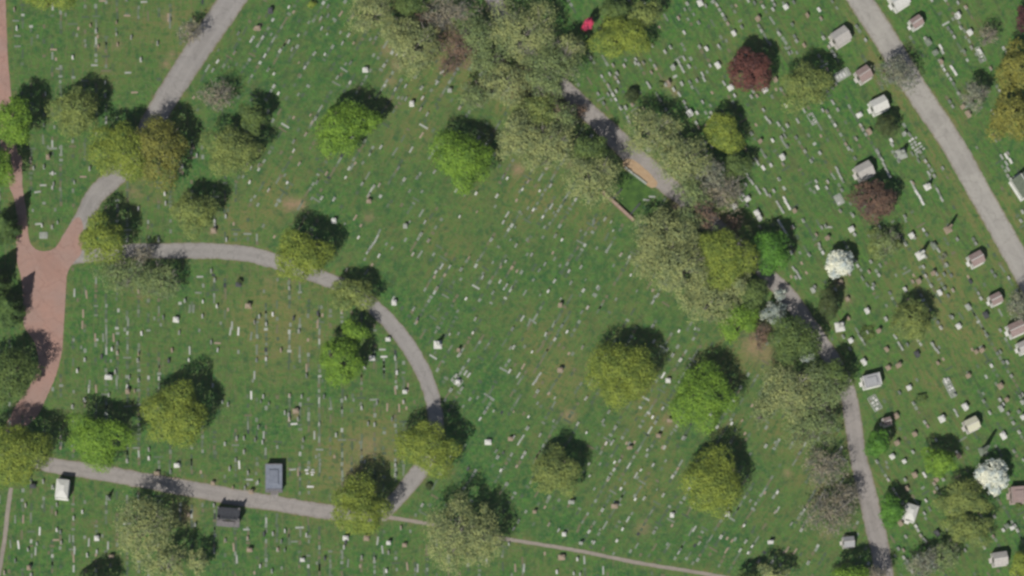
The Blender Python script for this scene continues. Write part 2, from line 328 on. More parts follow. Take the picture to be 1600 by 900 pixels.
# ---------------------------------------------------------------- trees
CK = {  # kind: leaf colour, leaf size, density
 'lime': ((.185, .325, .040), .29, 2.4), 'vivid': ((.105, .255, .036), .32, 2.8), 'yellow': ((.240, .310, .052), .29, 2.4), 'dull': ((.225, .285, .08), .29, 2.2),
 'ochre': ((.215, .225, .05), .34, 2.2), 'orange': ((.245, .250, .055), .34, 2.4), 'olive': ((.305, .350, .140), .29, 1.28), 'green': ((.125, .190, .052), .34, 2.3), 'dark': ((.075, .105, .034), .30, 2.6), 'thin': ((.215, .285, .110), .30, 1.1),
 'bare': ((.29, .265, .19), .28, .50), 'grey': ((.25, .265, .185), .30, .85), 'rusty': ((.22, .15, .105), .28, .5), 'white': ((.76, .79, .68), .40, 3.2), 'blossom': ((.42, .48, .42), .30, 1.1), 'red': ((.165, .068, .055), .34, 2.8), 'rust': ((.165, .105, .075), .34, 2.2), 'conifer': ((.095, .165, .045), .34, 2.6), 'pink': ((.60, .06, .14), .3, 3.0), 'maroon': ((.10, .04, .04), .34, 2.2)}
BARK = stone('bark', (.13, .11, .09), (.19, .165, .14), 3.0, .95, .5)
BARKL = stone('pale_bark', (.25, .225, .195), (.33, .305, .265), 3.0, .95, .5)
def crown_mesh(name, rx, ry, zb, zt, kind, r):
    c, ls, dens = CK[kind]; R = (rx + ry) / 2; H = zt - zb
    if kind == 'conifer':
        n = int(dens * PI * R * math.hypot(R, H) / ls ** 2 * 1.2)
        u = 1 - np.sqrt(r.random(n)); th = r.random(n) * 2 * PI
        layer = .82 + .18 * np.cos(u * 16 * PI); star = .85 + .15 * np.cos(th * 7 + u * 9)
        rad = (1 - u) ** .9 * layer * star * (.55 + .45 * np.sqrt(r.random(n)))
        C = np.stack([rad * rx * np.cos(th), rad * ry * np.sin(th), zb + u * H], -1); N = np.stack([np.cos(th), np.sin(th), np.full(n, .6)], -1)
    else:
        L = max(9, int(R * 2.4)) if kind not in ('pink',) else 5
        rough = {'olive': .46, 'thin': .34, 'grey': .34, 'bare': .34, 'rusty': .36, 'blossom': .3, 'lime': .27, 'yellow': .18, 'dull': .24, 'green': .24, 'orange': .32, 'ochre': .36, 'rust': .24}.get(kind, .15)
        k = r.random((L, 3)); th = (np.arange(L) * 2.399) + r.random(L) * .7
        rr = np.sqrt((np.arange(L) + .4) / L) * (.66 + rough * .5 * (r.random(L) - .3))
        cz = .38 + .30 * (1 - rr / .75) * 1.0 + .22 * (k[:, 0] - .5)
        LC = np.stack([rr * np.cos(th), rr * np.sin(th), cz], -1)
        LR = (.30 + .24 * k[:, 1]) * (1.0 if rough < .2 else .92)
        LR[0] = .5; LR[1] = .45; sc = np.array([rx, ry, H * .95])
        n = int(dens * 7.6 * rx * ry / ls ** 2)
        w = LR ** 2 / np.sum(LR ** 2); li = r.choice(L, n * 2, p=w)
        d = r.normal(size=(n * 2, 3)); d /= np.linalg.norm(d, axis=1)[:, None]; d[:, 2] = np.where(d[:, 2] < -.35, -d[:, 2], d[:, 2])
        sh = (1 - .30 * r.random(n * 2) ** 2.0) * (1 + .085 * r.normal(size=n * 2) * (1.4 if rough > .2 else 1))
        if kind in ('thin', 'grey', 'bare', 'rusty', 'olive', 'blossom'): sh = r.random(n * 2) ** .45 * (1 + .12 * r.normal(size=n * 2))
        C = LC[li] + d * (LR[li] * sh)[:, None] * np.array([1, 1, .8])
        if kind not in ('thin', 'grey', 'bare', 'rusty', 'blossom'):
            keep = np.ones(len(C), bool)
            for j in range(L):
                q = np.linalg.norm((C - LC[j]) / np.array([1, 1, .8]), axis=1) < LR[j] * .62
                keep &= ~(q & (li != j))
            C, d = C[keep], d[keep]
        # gaps: whole pockets of the crown left empty
        G = r.normal(size=(int(5 + rough * 30), 3)) * np.array([.5, .5, .22]) + np.array([.1, .25, .72])
        for g_ in G: 
            q = np.linalg.norm(C - g_, axis=1) < .05 + .09 * r.random() + (.03 if rough > .25 else 0); C, d = C[~q], d[~q]
        C = C[:n]; d = d[:n]; C = C * sc + np.array([0, 0, zb]); N = d
    th_ = np.arctan2(C[:, 1], C[:, 0]); f_ = np.ones(len(C)); am = .5 if kind in ('conifer', 'pink', 'dark', 'white', 'red', 'vivid') else 1.
    for k_, a_ in ((2, .07), (3, .075), (5, .055), (7, .04)): f_ += am * a_ * np.sin(k_ * th_ + r.random() * 6.3)
    f_ *= 1.06 if kind in ('lime', 'yellow', 'dull', 'ochre', 'orange', 'green', 'olive', 'thin') else 1.04
    C = C * np.stack([f_, f_, np.ones(len(C))], -1)
    n = len(C); N = N * .9 + r.normal(size=(n, 3)) * .32 + np.array([0, 0, .32]); N /= np.linalg.norm(N, axis=1)[:, None]
    T = np.cross(N, r.normal(size=(n, 3))); T /= np.linalg.norm(T, axis=1)[:, None] + 1e-9; B = np.cross(N, T)
    s = (ls * (.55 + .7 * r.random(n)))[:, None]
    Vv = np.stack([C - T * s * .52 - B * s * .30, C + T * s * .44 - B * s * .42, C + T * s * .56 + B * s * .34, C - T * s * .40 + B * s * .44], 1).reshape(-1, 3)
    return mesh_np(name, Vv, np.arange(n * 4).reshape(-1, 4), leafmat('leaves_' + kind, c))
def limbs(mb, h, zb, rx, ry, r, kind):
    R = (rx + ry) / 2; tr = .022 * h + .02 * R; conif = kind == 'conifer'
    top = Vector((0, 0, h * (.93 if conif else .55)))
    mb.tube((0, 0, -.05), (0, 0, h * .04), tr * 1.5, tr, 8); mb.tube((0, 0, h * .04), top, tr, tr * (.25 if conif else .6), 8)
    twig = {'bare': 3, 'rusty': 3, 'grey': 3, 'thin': 3, 'blossom': 2, 'olive': 2}.get(kind, 1)
    def grow(p, d, ln, rad, lev):
        e = p + d * ln; mb.tube(p, e, rad, rad * .6, 5 if lev == 0 else 3, False)
        if lev >= twig: return
        for k in range(3 if lev else 4):
            dd = (d * .9 + Vector(r.normal(size=3)) * .55 + Vector((0, 0, .12))).normalized(); dd.z = max(dd.z, -.15)
            grow(p.lerp(e, .35 + .65 * (k + 1) / 4), dd, ln * (.5 + .3 * r.random()), rad * .5, lev + 1)
    nb = 5 if conif else 9
    for i in range(nb):
        a = i * 2.399 + r.random() * .5; z = h * (.25 + .32 * i / nb)
        d = Vector((math.cos(a) * rx / R, math.sin(a) * ry / R, .55 + .6 * r.random() if not conif else .1)).normalized()
        grow(Vector((0, 0, z)), d, R * (.55 if not conif else .4), tr * .42, 0)
NT = [0]; LAND = []
def tree(x, y, rx, ry, h, kind, label, short=None, cat='tree', name=None, group=None):
    NT[0] += 1; r = np.random.default_rng(100 + NT[0] * 7)
    if cat == 'tree': h *= 1.12
    if kind in ('lime', 'yellow', 'dull') and ry > 35: y += 5; ry *= .90
    rx *= PX; ry *= PX; R = (rx + ry) / 2
    low = cat == 'shrub'
    zb = .05 if low else (h * .12 if kind == 'conifer' else h * .30); hc = zb + (h - zb) * .5
    X, Y = lean(x, y, hc)
    nm = name or {'conifer': 'conifer_tree', 'white': 'blossoming_tree', 'blossom': 'blossoming_tree', 'red': 'copper_leaved_tree', 'rust': 'copper_leaved_tree', 'maroon': 'copper_leaved_tree', 'bare': 'bare_tree', 'rusty': 'bare_tree', 'grey': 'bare_tree', 'dark': 'evergreen_tree'}.get(kind, 'shrub' if low else 'broadleaf_tree')
    o = tag(thing(nm, (X, Y, 0)), label, cat, group)
    mb = MB()
    if low:
        for i in range(6):
            a = i * 1.05; mb.tube((0, 0, 0), (math.cos(a) * rx * .6, math.sin(a) * ry * .6, h * .7), .05, .02, 4)
        mb.obj('stem', BARK, o)
    else:
        limbs(mb, h, zb, rx, ry, r, kind); mb.obj('trunk', BARKL if kind in ('bare', 'grey', 'thin', 'olive') else BARK, o)
    link(bpy.data.objects.new('crown', crown_mesh('crown', rx, ry, zb, h, kind, r)), o)
    if short: LAND.append((x, y, short))
    return o
TL = [
 (725, 243, 45, 50, 12, 'lime', 'bright lime green round tree standing alone high in the central lawn', 'lone bright lime tree'),
 (530, 195, 37, 50, 12, 'lime', 'bright lime green tree with a ragged double crown left of the upper centre', 'ragged lime tree'),
 (578, 190, 22, 20, 9, 'lime', 'small lime green crown at the right side of the ragged lime tree', None),
 (532, 560, 37, 44, 12, 'lime', 'bright lime green tree below the bend of the curved lane', 'lime tree beside the bend'),
 (551, 522, 22, 26, 9, 'lime', 'narrow lime green tree tucked against the bend of the curved lane', None),
 (1096, 615, 50, 53, 12, 'lime', 'broad bright lime green tree right of the olive yellow round tree', 'broad lime tree'),
 (970, 580, 50, 58, 13, 'yellow', 'big olive yellow round tree left of the broad lime tree', 'big olive yellow tree'),
 (865, 735, 40, 46, 11, 'dull', 'dull yellow green tree standing alone in the lower central lawn', 'dull yellow green tree'),
 (1113, 748, 50, 54, 13, 'yellow', 'bright yellow round tree in the lower right part of the central lawn', 'bright yellow round tree'),
 (470, 396, 43, 44, 13, 'yellow', 'yellow green round tree overhanging the top of the curved lane', 'yellow tree over the lane'),
 (158, 370, 38, 36, 13, 'yellow', 'yellow green round tree at the fork of reddish paving', 'round tree at the fork'),
 (304, 328, 37, 36, 11, 'dull', 'green yellow tree between the fork tree and the yellow lane tree', 'small green yellow tree'),
 (275, 645, 52, 52, 14, 'yellow', 'large yellow green tree in the middle of the left lawn', 'large left lawn tree'),
 (152, 682, 50, 44, 12, 'lime', 'dark lime green tree above the left end of the straight lane', 'tree above the straight lane'),
 (667, 690, 48, 46, 13, 'yellow', 'yellow green tree over the lower end of the curved lane', 'tree over the lane end'),
 (562, 787, 46, 46, 13, 'yellow', 'yellow green tree covering the junction of the straight and curved lanes', 'tree over the junction'),
 (550, 458, 36, 28, 9, 'dull', 'dull olive tree leaning over the upper bend of the curved lane', None),
 (122, 168, 38, 44, 11, 'dull', 'dull yellow green rounded tree right of the upper left reddish strip', 'dull upper left tree'),
 (188, 232, 48, 50, 13, 'yellow', 'left half of the pair of big yellow brown trees hiding the upper lane', 'left big yellow tree'),
 (250, 230, 42, 50, 13, 'ochre', 'right half of the pair of big yellow brown trees hiding the upper lane', 'right big yellow tree'),
 (362, 230, 44, 42, 12, 'dull', 'loose yellow green tree below the grey bare tree at the upper left', 'loose yellow green tree'),
 (395, 185, 26, 24, 10, 'green', 'small green crown at the upper right of the loose yellow green tree', None),
 (338, 150, 34, 28, 8, 'bare', 'pale grey leafless tree right of the upper lane', 'pale leafless tree'),
 (296, 52, 24, 22, 8, 'bare', 'thin leafless tree at the left side of the upper lane', None),
 (18, 185, 32, 48, 14, 'lime', 'big bright green tree over the reddish strip at the left edge', 'big left edge tree'),
 (-6, 262, 28, 34, 12, 'lime', 'bright green tree cut by the left edge above the conifers', None),
 (6, 350, 30, 32, 14, 'conifer', 'green pointed conifer cut by the left edge beside the reddish strip', None),
 (-12, 436, 32, 32, 13, 'conifer', 'dark pointed conifer mostly outside the left edge beside the plaza', None),
 (12, 478, 32, 34, 14, 'conifer', 'green pointed conifer casting a spiky shadow on the reddish plaza', None),
 (14, 588, 40, 46, 13, 'green', 'broad mid green tree left of the lower reddish plaza', 'mid green left tree'),
 (24, 702, 52, 56, 14, 'yellow', 'large yellow ochre tree at the left end of the straight lane', 'large ochre corner tree'),
 (72, -8, 46, 22, 12, 'yellow', 'yellow green tree cut by the top edge at the upper left', None),
 (196, 428, 46, 32, 9, 'thin', 'thin grey green tree just leafing below the left start of curved lane', 'thin grey green tree'),
 (252, 440, 34, 32, 9, 'thin', 'sparse grey green tree right of the thin one under the curved lane', None),
 (222, 400, 20, 18, 8, 'bare', 'small leafless tree shading the left start of the curved lane', None),
 (222, 825, 48, 62, 14, 'olive', 'big pale olive tree below the straight lane near the lower left', 'big pale olive tree'),
 (262, 880, 32, 30, 12, 'olive', 'pale olive crown at the lower right of the big pale olive tree', None),
 (308, 878, 20, 22, 9, 'olive', 'small pale olive tree cut by the bottom edge near the left', None),
 (706, 832, 46, 60, 15, 'olive', 'very large pale olive tree at the bottom centre over the footpath', 'large olive footpath tree'),
 (752, 838, 36, 46, 13, 'olive', 'right crown of the very large pale olive pair at the bottom centre', None),
 (582, 18, 44, 30, 11, 'olive', 'pale olive tree at the top edge left end of the wooded belt', 'topmost belt olive tree'),
 (650, 72, 46, 44, 12, 'olive', 'pale olive tree below left of the brown bare trees in the belt', 'upper left belt tree'),
 (700, 22, 50, 30, 10, 'bare', 'brownish bare tree at the top edge within the belt', None),
 (716, 78, 34, 34, 10, 'rusty', 'reddish brown bare tree in the upper belt left of the lane', None),
 (748, 58, 32, 40, 12, 'thin', 'thin green tree beside the lane in the upper belt', None),
 (640, 8, 24, 18, 8, 'green', 'small dark green tree cut by the top edge in the belt', None),
 (820, 48, 52, 52, 13, 'olive', 'pale olive tree right of the lane at the top of the belt', 'upper right belt tree'),
 (868, 100, 46, 44, 12, 'thin', 'sparse grey olive tree over the lane in the upper belt', 'sparse belt tree'),
 (888, 76, 28, 32, 10, 'olive', 'small pale olive tree under the pink shrub', None),
 (790, 130, 44, 36, 11, 'olive', 'pale yellow olive tree left of the lane in the upper belt', None),
 (762, 100, 30, 30, 10, 'thin', 'thin straggly tree left of lane above the yellow olive one', None),
 (1100, 335, 28, 24, 10, 'rusty', 'rusty brown bare tree beside the shaded lane below the terrace', None),
 (822, 118, 22, 20, 8, 'rusty', 'rusty brown bare crown left of the lane at the brown bank', None),
 (872, 178, 26, 16, 8, 'rusty', 'low rusty brown thicket along the lane in the upper belt', None),
 (1120, 372, 20, 22, 10, 'thin', 'small thin tree between the yellow belt tree and the lane', None),
 (668, 30, 26, 14, 8, 'rusty', 'rusty brown bare crown near the top edge in the belt', None),
 (838, 172, 36, 28, 9, 'dull', 'low fresh green tree left of the lane at the brown bank', None),
 (808, 212, 38, 44, 12, 'olive', 'pale olive tree right of the lone bright lime tree', 'olive neighbour tree'),
 (858, 228, 42, 44, 12, 'olive', 'pale olive feathery tree in the belt right of its olive neighbour', None),
 (918, 238, 28, 30, 12, 'green', 'mid green tree shading the lane above the terrace', None),
 (852, 128, 38, 34, 12, 'thin', 'pale thin tree arching over the lane in the upper belt', None),
 (795, 62, 28, 32, 11, 'thin', 'pale thin tree hanging over the lane near the top edge', None),
 (880, 185, 30, 28, 9, 'thin', 'thin brownish tree beside the shaded part of the lane', None),
 (922, 278, 40, 48, 13, 'olive', 'pale olive tree left of the walled green terrace', 'tree left of the terrace'),
 (1020, 208, 44, 40, 12, 'olive', 'pale olive tree right of the lane above the walled terrace', 'tree above the terrace'),
 (1068, 250, 46, 40, 12, 'olive', 'pale feathery olive tree right of the terrace and lane', None),
 (1108, 268, 30, 34, 10, 'grey', 'grey green straggly tree in the right side of the belt', None),
 (1128, 300, 44, 34, 9, 'bare', 'whitish leafless tree with long bare limbs in the right of the belt', 'whitish leafless tree'),
 (1082, 300, 34, 30, 9, 'thin', 'thin grey olive tree bordering the lane below the terrace', None),
 (1150, 262, 22, 22, 8, 'green', 'small dark green tree at the right side of the belt', None),
 (1028, 372, 48, 42, 12, 'olive', 'pale olive tree just below the brick wall of the terrace', 'tree below the terrace'),
 (1070, 420, 54, 56, 14, 'olive', 'large pale olive tree forming the left side of the belt', 'large belt olive tree'),
 (1062, 372, 34, 28, 12, 'olive', 'pale olive crown bridging the terrace side and the large belt tree', None),
 (1148, 448, 30, 30, 12, 'olive', 'pale olive crown right under the yellow belt tree', None),
 (1190, 645, 20, 24, 9, 'thin', 'thin grey olive tree at the outer left of the lower belt', None),
 (742, 150, 28, 26, 9, 'thin', 'thin low tree at the outer left of the upper belt', None),
 (622, 48, 28, 28, 10, 'olive', 'pale olive crown between the two upper left belt trees', None),
 (905, 172, 18, 12, 5, 'rusty', 'low rusty scrub right against the shaded lane', None),
 (760, 128, 18, 16, 6, 'rusty', 'rusty brown scrub under the yellow olive belt tree', None),
 (872, 232, 16, 20, 6, 'rusty', 'rusty scrub between two pale olive trees above the terrace', None),
 (1148, 350, 18, 16, 7, 'rusty', 'brown bare scrub right of the lane above the vivid round tree', None),
 (700, 105, 20, 16, 6, 'rusty', 'brown scrub at the lower left fringe of the upper belt', None),
 (1022, 398, 40, 36, 11, 'olive', 'pale olive crown at the left side of the large belt tree', None),
 (1130, 400, 46, 52, 14, 'yellow', 'yellow green rounded tree amid the olive belt casting a dark shadow', 'yellow belt tree'),
 (1108, 472, 46, 40, 12, 'olive', 'pale olive tree at the lower end of the middle belt', None),
 (1078, 345, 30, 26, 9, 'thin', 'thin brown grey tree between terrace and yellow belt tree', None),
 (1152, 492, 34, 36, 9, 'lime', 'low lime green tree at the lower end of the middle belt', None),
 (1176, 458, 26, 30, 10, 'green', 'small mid green tree left of the lane in the middle belt', None),
 (1202, 392, 30, 33, 10, 'vivid', 'vivid green round tree just right of the belt', 'vivid round tree'),
 (1208, 488, 26, 20, 5, 'blossom', 'low bluish white blossoming tree beside the lane', 'bluish blossoming tree'),
 (1218, 460, 12, 12, 5, 'blossom', 'tiny white blossoming tree beside the lane', None),
 (1186, 524, 22, 26, 6, 'rusty', 'brown bare small tree on the dirt patch left of the lane', None),
 (1238, 530, 40, 38, 11, 'green', 'mid green tree left of the lane below the bluish blossom', 'mid green lane tree'),
 (1262, 558, 14, 12, 6, 'blossom', 'small pale blossoming tree wedged between green crowns beside the lane', None),
 (1232, 610, 46, 48, 12, 'olive', 'large pale olive tree left of the lane in the lower belt', 'large lower olive tree'),
 (1284, 612, 40, 44, 12, 'thin', 'sparse grey olive tree leaning on the lane in the lower belt', None),
 (1302, 588, 30, 30, 10, 'green', 'dark green tree at the lane where the shade ends', None),
 (1270, 668, 48, 36, 10, 'thin', 'thin yellow olive tree in the lower belt above the bare trees', None),
 (1288, 730, 42, 36, 9, 'bare', 'upper purple grey bare tree left of the lower lane', 'upper purple bare tree'),
 (1298, 800, 50, 42, 10, 'bare', 'lower purple grey bare tree left of the lower lane', 'lower purple bare tree'),
 (1322, 775, 30, 26, 8, 'bare', 'small bare tree between the two purple grey bare ones', None),
 (970, 54, 40, 36, 10, 'yellow', 'yellow green tree right of the pink shrub at the top', 'top yellow tree'),
 (1006, 26, 26, 24, 9, 'dull', 'rounded dull green tree at the top right of the yellow one', None),
 (958, 16, 26, 20, 9, 'green', 'mid green tree cut by the top edge right of the belt', None),
 (1132, 202, 30, 36, 9, 'yellow', 'slim yellow green tree among the upper right graves', 'slim yellow green tree'),
 (1258, 130, 42, 38, 12, 'dull', 'yellow green tree right of the dark red tree', 'tree right of dark red'),
 (1170, 108, 35, 36, 11, 'red', 'dark red copper leaved round tree in the upper right graves', 'dark red tree'),
 (1310, 412, 26, 22, 7, 'white', 'white blossoming round tree in the middle of the right graves', 'upper white blossoming tree'),
 (1364, 312, 37, 34, 9, 'rust', 'brown red copper leaved tree below a pale mausoleum', 'brown red tree'),
 (1384, 196, 18, 20, 7, 'dark', 'dark round evergreen directly below the white roofed mausoleum', 'dark round evergreen'),
 (1384, 380, 30, 26, 6, 'thin', 'light yellow green sparse tree under the brown red tree', None),
 (1378, 384, 30, 22, 5, 'dull', 'full yellow green low tree under the brown red tree', None),
 (1295, 474, 20, 21, 8, 'dark', 'dark olive round evergreen right of the middle lane', 'dark olive evergreen'),
 (1422, 502, 34, 34, 9, 'dull', 'yellow green loose tree in the middle of the right graves', 'loose right grave tree'),
 (1370, 694, 22, 22, 9, 'vivid', 'vivid green small tree right of lower lane under the pinkish vault', 'vivid lane side tree'),
 (1392, 798, 22, 24, 8, 'vivid', 'vivid green small tree left of the small white vault', 'vivid tree beside vault'),
 (1466, 722, 30, 24, 9, 'lime', 'lime green tree left of the large white blossoming tree', 'lime lower right tree'),
 (1553, 744, 27, 30, 8, 'white', 'large white blossoming tree near the lower right edge', 'large white blossoming tree'),
 (1504, 780, 44, 28, 8, 'dull', 'feathery yellow green tree left of the white blossoming tree', 'feathery yellow green tree'),
 (1512, 825, 40, 26, 8, 'dull', 'feathery yellow green tree lower of the lower right pair', None),
 (1590, 108, 34, 40, 13, 'orange', 'upper orange ochre tree of the pair at the right edge', 'upper ochre tree'),
 (1580, 180, 36, 42, 13, 'orange', 'lower orange ochre tree of the pair at the right edge', 'lower ochre tree'),
 (1524, 148, 26, 30, 10, 'grey', 'grey green tree left of the ochre pair', 'grey green right tree'),
 (1545, 56, 20, 18, 7, 'bare', 'small bare brown tree above the grey green tree', None),
 (1600, 25, 14, 20, 8, 'maroon', 'dark maroon tree cut by the upper right edge', None),
 (1402, 112, 40, 32, 9, 'grey', 'sparse grey tree beside the wide pale road', 'sparse roadside tree'),
 (1328, 905, 36, 26, 12, 'lime', 'lime green tree cut by the bottom edge left of lower lane', None),
 (1370, 902, 26, 22, 11, 'bare', 'bare tree cut by the bottom edge at the lane', None),
 (1446, 880, 34, 26, 8, 'grey', 'grey green sparse tree near the bottom edge', 'sparse bottom tree'),
 (1480, 868, 24, 30, 8, 'thin', 'thin green tree right of the sparse bottom tree', None),
 (1596, 888, 20, 26, 9, 'yellow', 'yellow green tree cut by the lower right corner', None),
 (1208, 900, 32, 18, 10, 'olive', 'olive tree cut by the bottom edge left of the lower lane', None),
 (1168, 908, 24, 16, 9, 'green', 'green tree mostly below the bottom edge', None),
 (1592, 478, 24, 26, 8, 'grey', 'grey green sparse tree cut by the right edge', None),
 (140, 918, 36, 20, 11, 'green', 'green tree mostly below the bottom edge at the left', None),
]
for T in TL: tree(*T[:6], T[6], T[7])
SH = [
 (920, 38, 10, 10, 8.5, 'pink', 'bright pink flowering shrub at the right side of the belt', 'pink shrub'),
 (987, 148, 12, 11, 3.5, 'dark', 'round dark clipped bush between the belt and the graves', 'round clipped bush'),
 (1440, 622, 9, 8, 1.4, 'green', 'low round green bush in the lower right graves', None),
 (1354, 520, 13, 12, .6, 'green', 'low ring shaped bed of greenery round a small stone', None),
 (1033, 132, 5, 5, 1.0, 'green', 'tiny bush beside the brown mound', None),
 (1475, 400, 6, 6, 1.2, 'grey', 'small grey bush near the pinkish mausoleum', None),
 (487, 8, 7, 6, 2.0, 'yellow', 'small yellow bush at the top edge left of the belt', None),
 (374, 440, 5, 5, 1.5, 'dark', 'small dark bush below the curved lane', None),
 (1590, 790, 6, 6, 1.2, 'green', 'little bush at the corner of the pinkish vault', None),
 (670, 760, 6, 6, 1.6, 'dark', 'small dark bush right of the lane end', None),
]
for T in SH: tree(*T[:6], T[6], T[7], cat='shrub')

# ---------------------------------------------------------------- stone materials
SM = {'W': stone('white_marble', (.60, .60, .56), (.74, .73, .68), .9, .6), 'w': stone('pale_granite', (.33, .355, .31), (.43, .445, .39), .9),
      'g': stone('weathered_stone', (.17, .205, .155), (.25, .28, .22), .9), 't': stone('tan_sandstone', (.31, .25, .18), (.39, .31, .235), .9),
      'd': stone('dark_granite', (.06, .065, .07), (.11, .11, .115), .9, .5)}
ROOF = {'pale': stone('pale_roof_stone', (.44, .41, .38), (.56, .53, .49)), 'white': stone('white_roof_stone', (.62, .61, .56), (.73, .72, .67)), 'pink': stone('pinkish_roof_stone', (.30, .22, .20), (.38, .29, .265)),
        'cream': stone('cream_roof_stone', (.62, .60, .44), (.70, .68, .52)), 'grey': stone('grey_roof_stone', (.32, .32, .33), (.40, .40, .41)), 'slate': stone('blue_grey_slate', (.17, .19, .235), (.235, .255, .30)), 'dark': stone('dark_slate', (.035, .038, .045), (.065, .068, .078)),
        'copper': stone('green_weathered_roof', (.10, .125, .085), (.15, .175, .13))}
WALLM = {'l': stone('granite_wall', (.50, .475, .44), (.62, .59, .55)), 'w': stone('white_marble', (.60, .60, .56), (.74, .73, .68)), 'p': stone('pink_granite_wall', (.36, .29, .26), (.46, .38, .34)), 'd': stone('dark_stone_wall', (.16, .15, .155), (.24, .225, .225))}
BRONZE = stone('bronze', (.05, .06, .045), (.09, .10, .07), 3, .5)
BRICK = stone('brick', (.27, .165, .125), (.34, .215, .165), 2.2)

# ---------------------------------------------------------------- mausoleums
def mausoleum(x, y, L, Wd, ang, h, roof, wall, label, short=None, style='gable', front=-1):
    L *= PX * (.84 if style == 'gable' else .95); Wd *= PX * (1.02 if style == 'gable' else .95); X, Y = lean(x, y, h * .9); a = math.radians(ang)
    o = tag(thing('mausoleum', (X, Y, 0), a), label, 'mausoleum')
    rh = min(1.25, Wd * .36) if style == 'gable' else min(1.0, Wd * .24); wl, ww = L * .90, Wd * .90; wh = h - rh
    MB().box(0, 0, 0, L * 1.06, Wd * 1.06, .22).obj('plinth', WALLM[wall], o)
    w = MB().box(0, 0, .22, wl, ww, wh - .22)
    for sx in (-1, 1):
        for sy in (-1, 1): w.box(sx * wl * .49, sy * ww * .49, .22, .32, .32, wh - .225)
    w.obj('wall', WALLM[wall], o)
    MB().box(0, 0, wh, L * .97, Wd * .97, .18).obj('cornice', WALLM[wall], o)
    rm = ROOF[roof]
    if style == 'gable':
        rf = MB().gable(wh + .18, L, Wd, rh - .1).obj('roof', rm, o)
        MB().box(0, 0, wh + rh, L, .16, .12).obj('ridge_stone', WALLM[wall], rf)
        n = max(4, int(L / .62))
        for k in range(1, n):
            for s in (-1, 1):
                jx = -L / 2 + L * k / n; q = MB().box(0, 0, 0, .03, math.hypot(Wd / 2, rh - .1) * .96, .03); me_ = q.mesh('roof_joint', rm)
                j = link(bpy.data.objects.new('roof_joint', me_), rf); j.location = (jx, s * Wd * .25, wh + .18 + (rh - .1) / 2); j.rotation_euler = (-s * math.atan2(rh - .1, Wd / 2), 0, 0)
    elif style == 'flat':
        rf = MB().box(0, 0, wh + .18, L, Wd, .25).obj('roof', rm, o)
        MB().box(0, 0, wh + .43, L * .62, Wd * .62, .3, 0, .8).obj('roof_slab', rm, rf)
        for sx in (-1, 1): MB().box(sx * L * .47, 0, wh + .43, .18, Wd * .98, .2).obj('parapet', WALLM[wall], rf)
    elif style == 'hip':
        MB().box(0, 0, wh + .18, L, Wd, rh, 0, .30).obj('roof', rm, o)
    fx = front * wl / 2
    d = MB().box(fx + front * .04, 0, .24, .1, min(1.0, ww * .35), min(2.1, wh * .72)).obj('door', BRONZE, o)
    MB().box(fx + front * .11, .25, 1.2, .05, .06, .22).obj('handle', SM['d'], d)
    for k in range(2): MB().box(front * (L * .53 + .14 + .26 * k), 0, .01, .27, ww * .42, .20 - .08 * k).obj('step', WALLM[wall], o)
    for s in (-1, 1):
        mb = MB().tube((fx + front * .22, s * ww * .32, .22), (fx + front * .22, s * ww * .32, wh - .02), .14, .12, 8); mb.obj('column', WALLM[wall], o)
    if short: LAND.append((x, y, short))
    return o
MAUS = [
 (1315, 55, 31, 23, 33, 3.8, 'pale', 'l', 'pale granite mausoleum with two toned gabled roof left of the wide road', 'two toned mausoleum'),
 (1351, 114, 25, 20, 33, 3.6, 'pink', 'l', 'pinkish roofed mausoleum half hidden under the sparse roadside tree', 'pinkish roofed mausoleum'),
 (1375, 162, 30, 21, 26, 3.8, 'white', 'w', 'white mausoleum directly above the dark round evergreen', 'white evergreen mausoleum'),
 (1433, 33, 21, 16, 33, 3.4, 'pink', 'w', 'small mausoleum with pinkish roof and white front right of the wide road', 'small pinkish mausoleum'),
 (1407, -2, 30, 24, 33, 3.6, 'white', 'w', 'white mausoleum cut by the top edge right of the wide road', None),
 (1352, 265, 30, 23, 28, 3.8, 'pale', 'l', 'pale gabled mausoleum touching the top of the brown red tree', 'pale gabled mausoleum'),
 (1527, 403, 25, 19, 28, 3.5, 'pink', 'w', 'pinkish roofed mausoleum with white front near the lower wide road', 'roadside pinkish mausoleum'),
 (1557, 466, 21, 16, 26, 3.2, 'pink', 'w', 'little grey pink mausoleum near the right edge', 'little grey pink mausoleum'),
 (1590, 512, 30, 20, 24, 3.6, 'pink', 'w', 'grey pink mausoleum with bright white front cut by right edge', None),
 (1601, 541, 20, 18, 24, 3.2, 'pale', 'w', 'pale mausoleum cut by the right edge below the grey pink one', None),
 (1520, 662, 24, 19, 26, 3.6, 'cream', 'l', 'cream coloured mausoleum in the lower right graves', 'cream mausoleum'),
 (1387, 658, 14, 12, 15, 3.2, 'pink', 'l', 'small pinkish vault just right of the lower lane', 'small pinkish vault'),
 (1564, 872, 26, 20, 8, 3.6, 'pale', 'l', 'pale mausoleum near the bottom right corner', 'corner mausoleum'),
 (1327, 846, 20, 16, 5, 3.0, 'grey', 'l', 'small grey mausoleum above the lime tree at the bottom edge', 'small grey mausoleum')]
for M_ in MAUS: mausoleum(*M_)
mausoleum(1363, 594, 29, 20, 14, 3.2, 'grey', 'w', 'light grey flat roofed mausoleum right of the lane', 'light grey mausoleum', 'flat')
mausoleum(1594, 772, 28, 26, 4, 3.4, 'pink', 'p', 'pinkish flat roofed vault cut by the lower right edge', 'flat pinkish vault', 'flat')
mausoleum(97, 763, 30, 21, 84, 4.2, 'white', 'w', 'whitish mausoleum below the left end of the straight lane', 'whitish lane mausoleum', 'hip', 1)
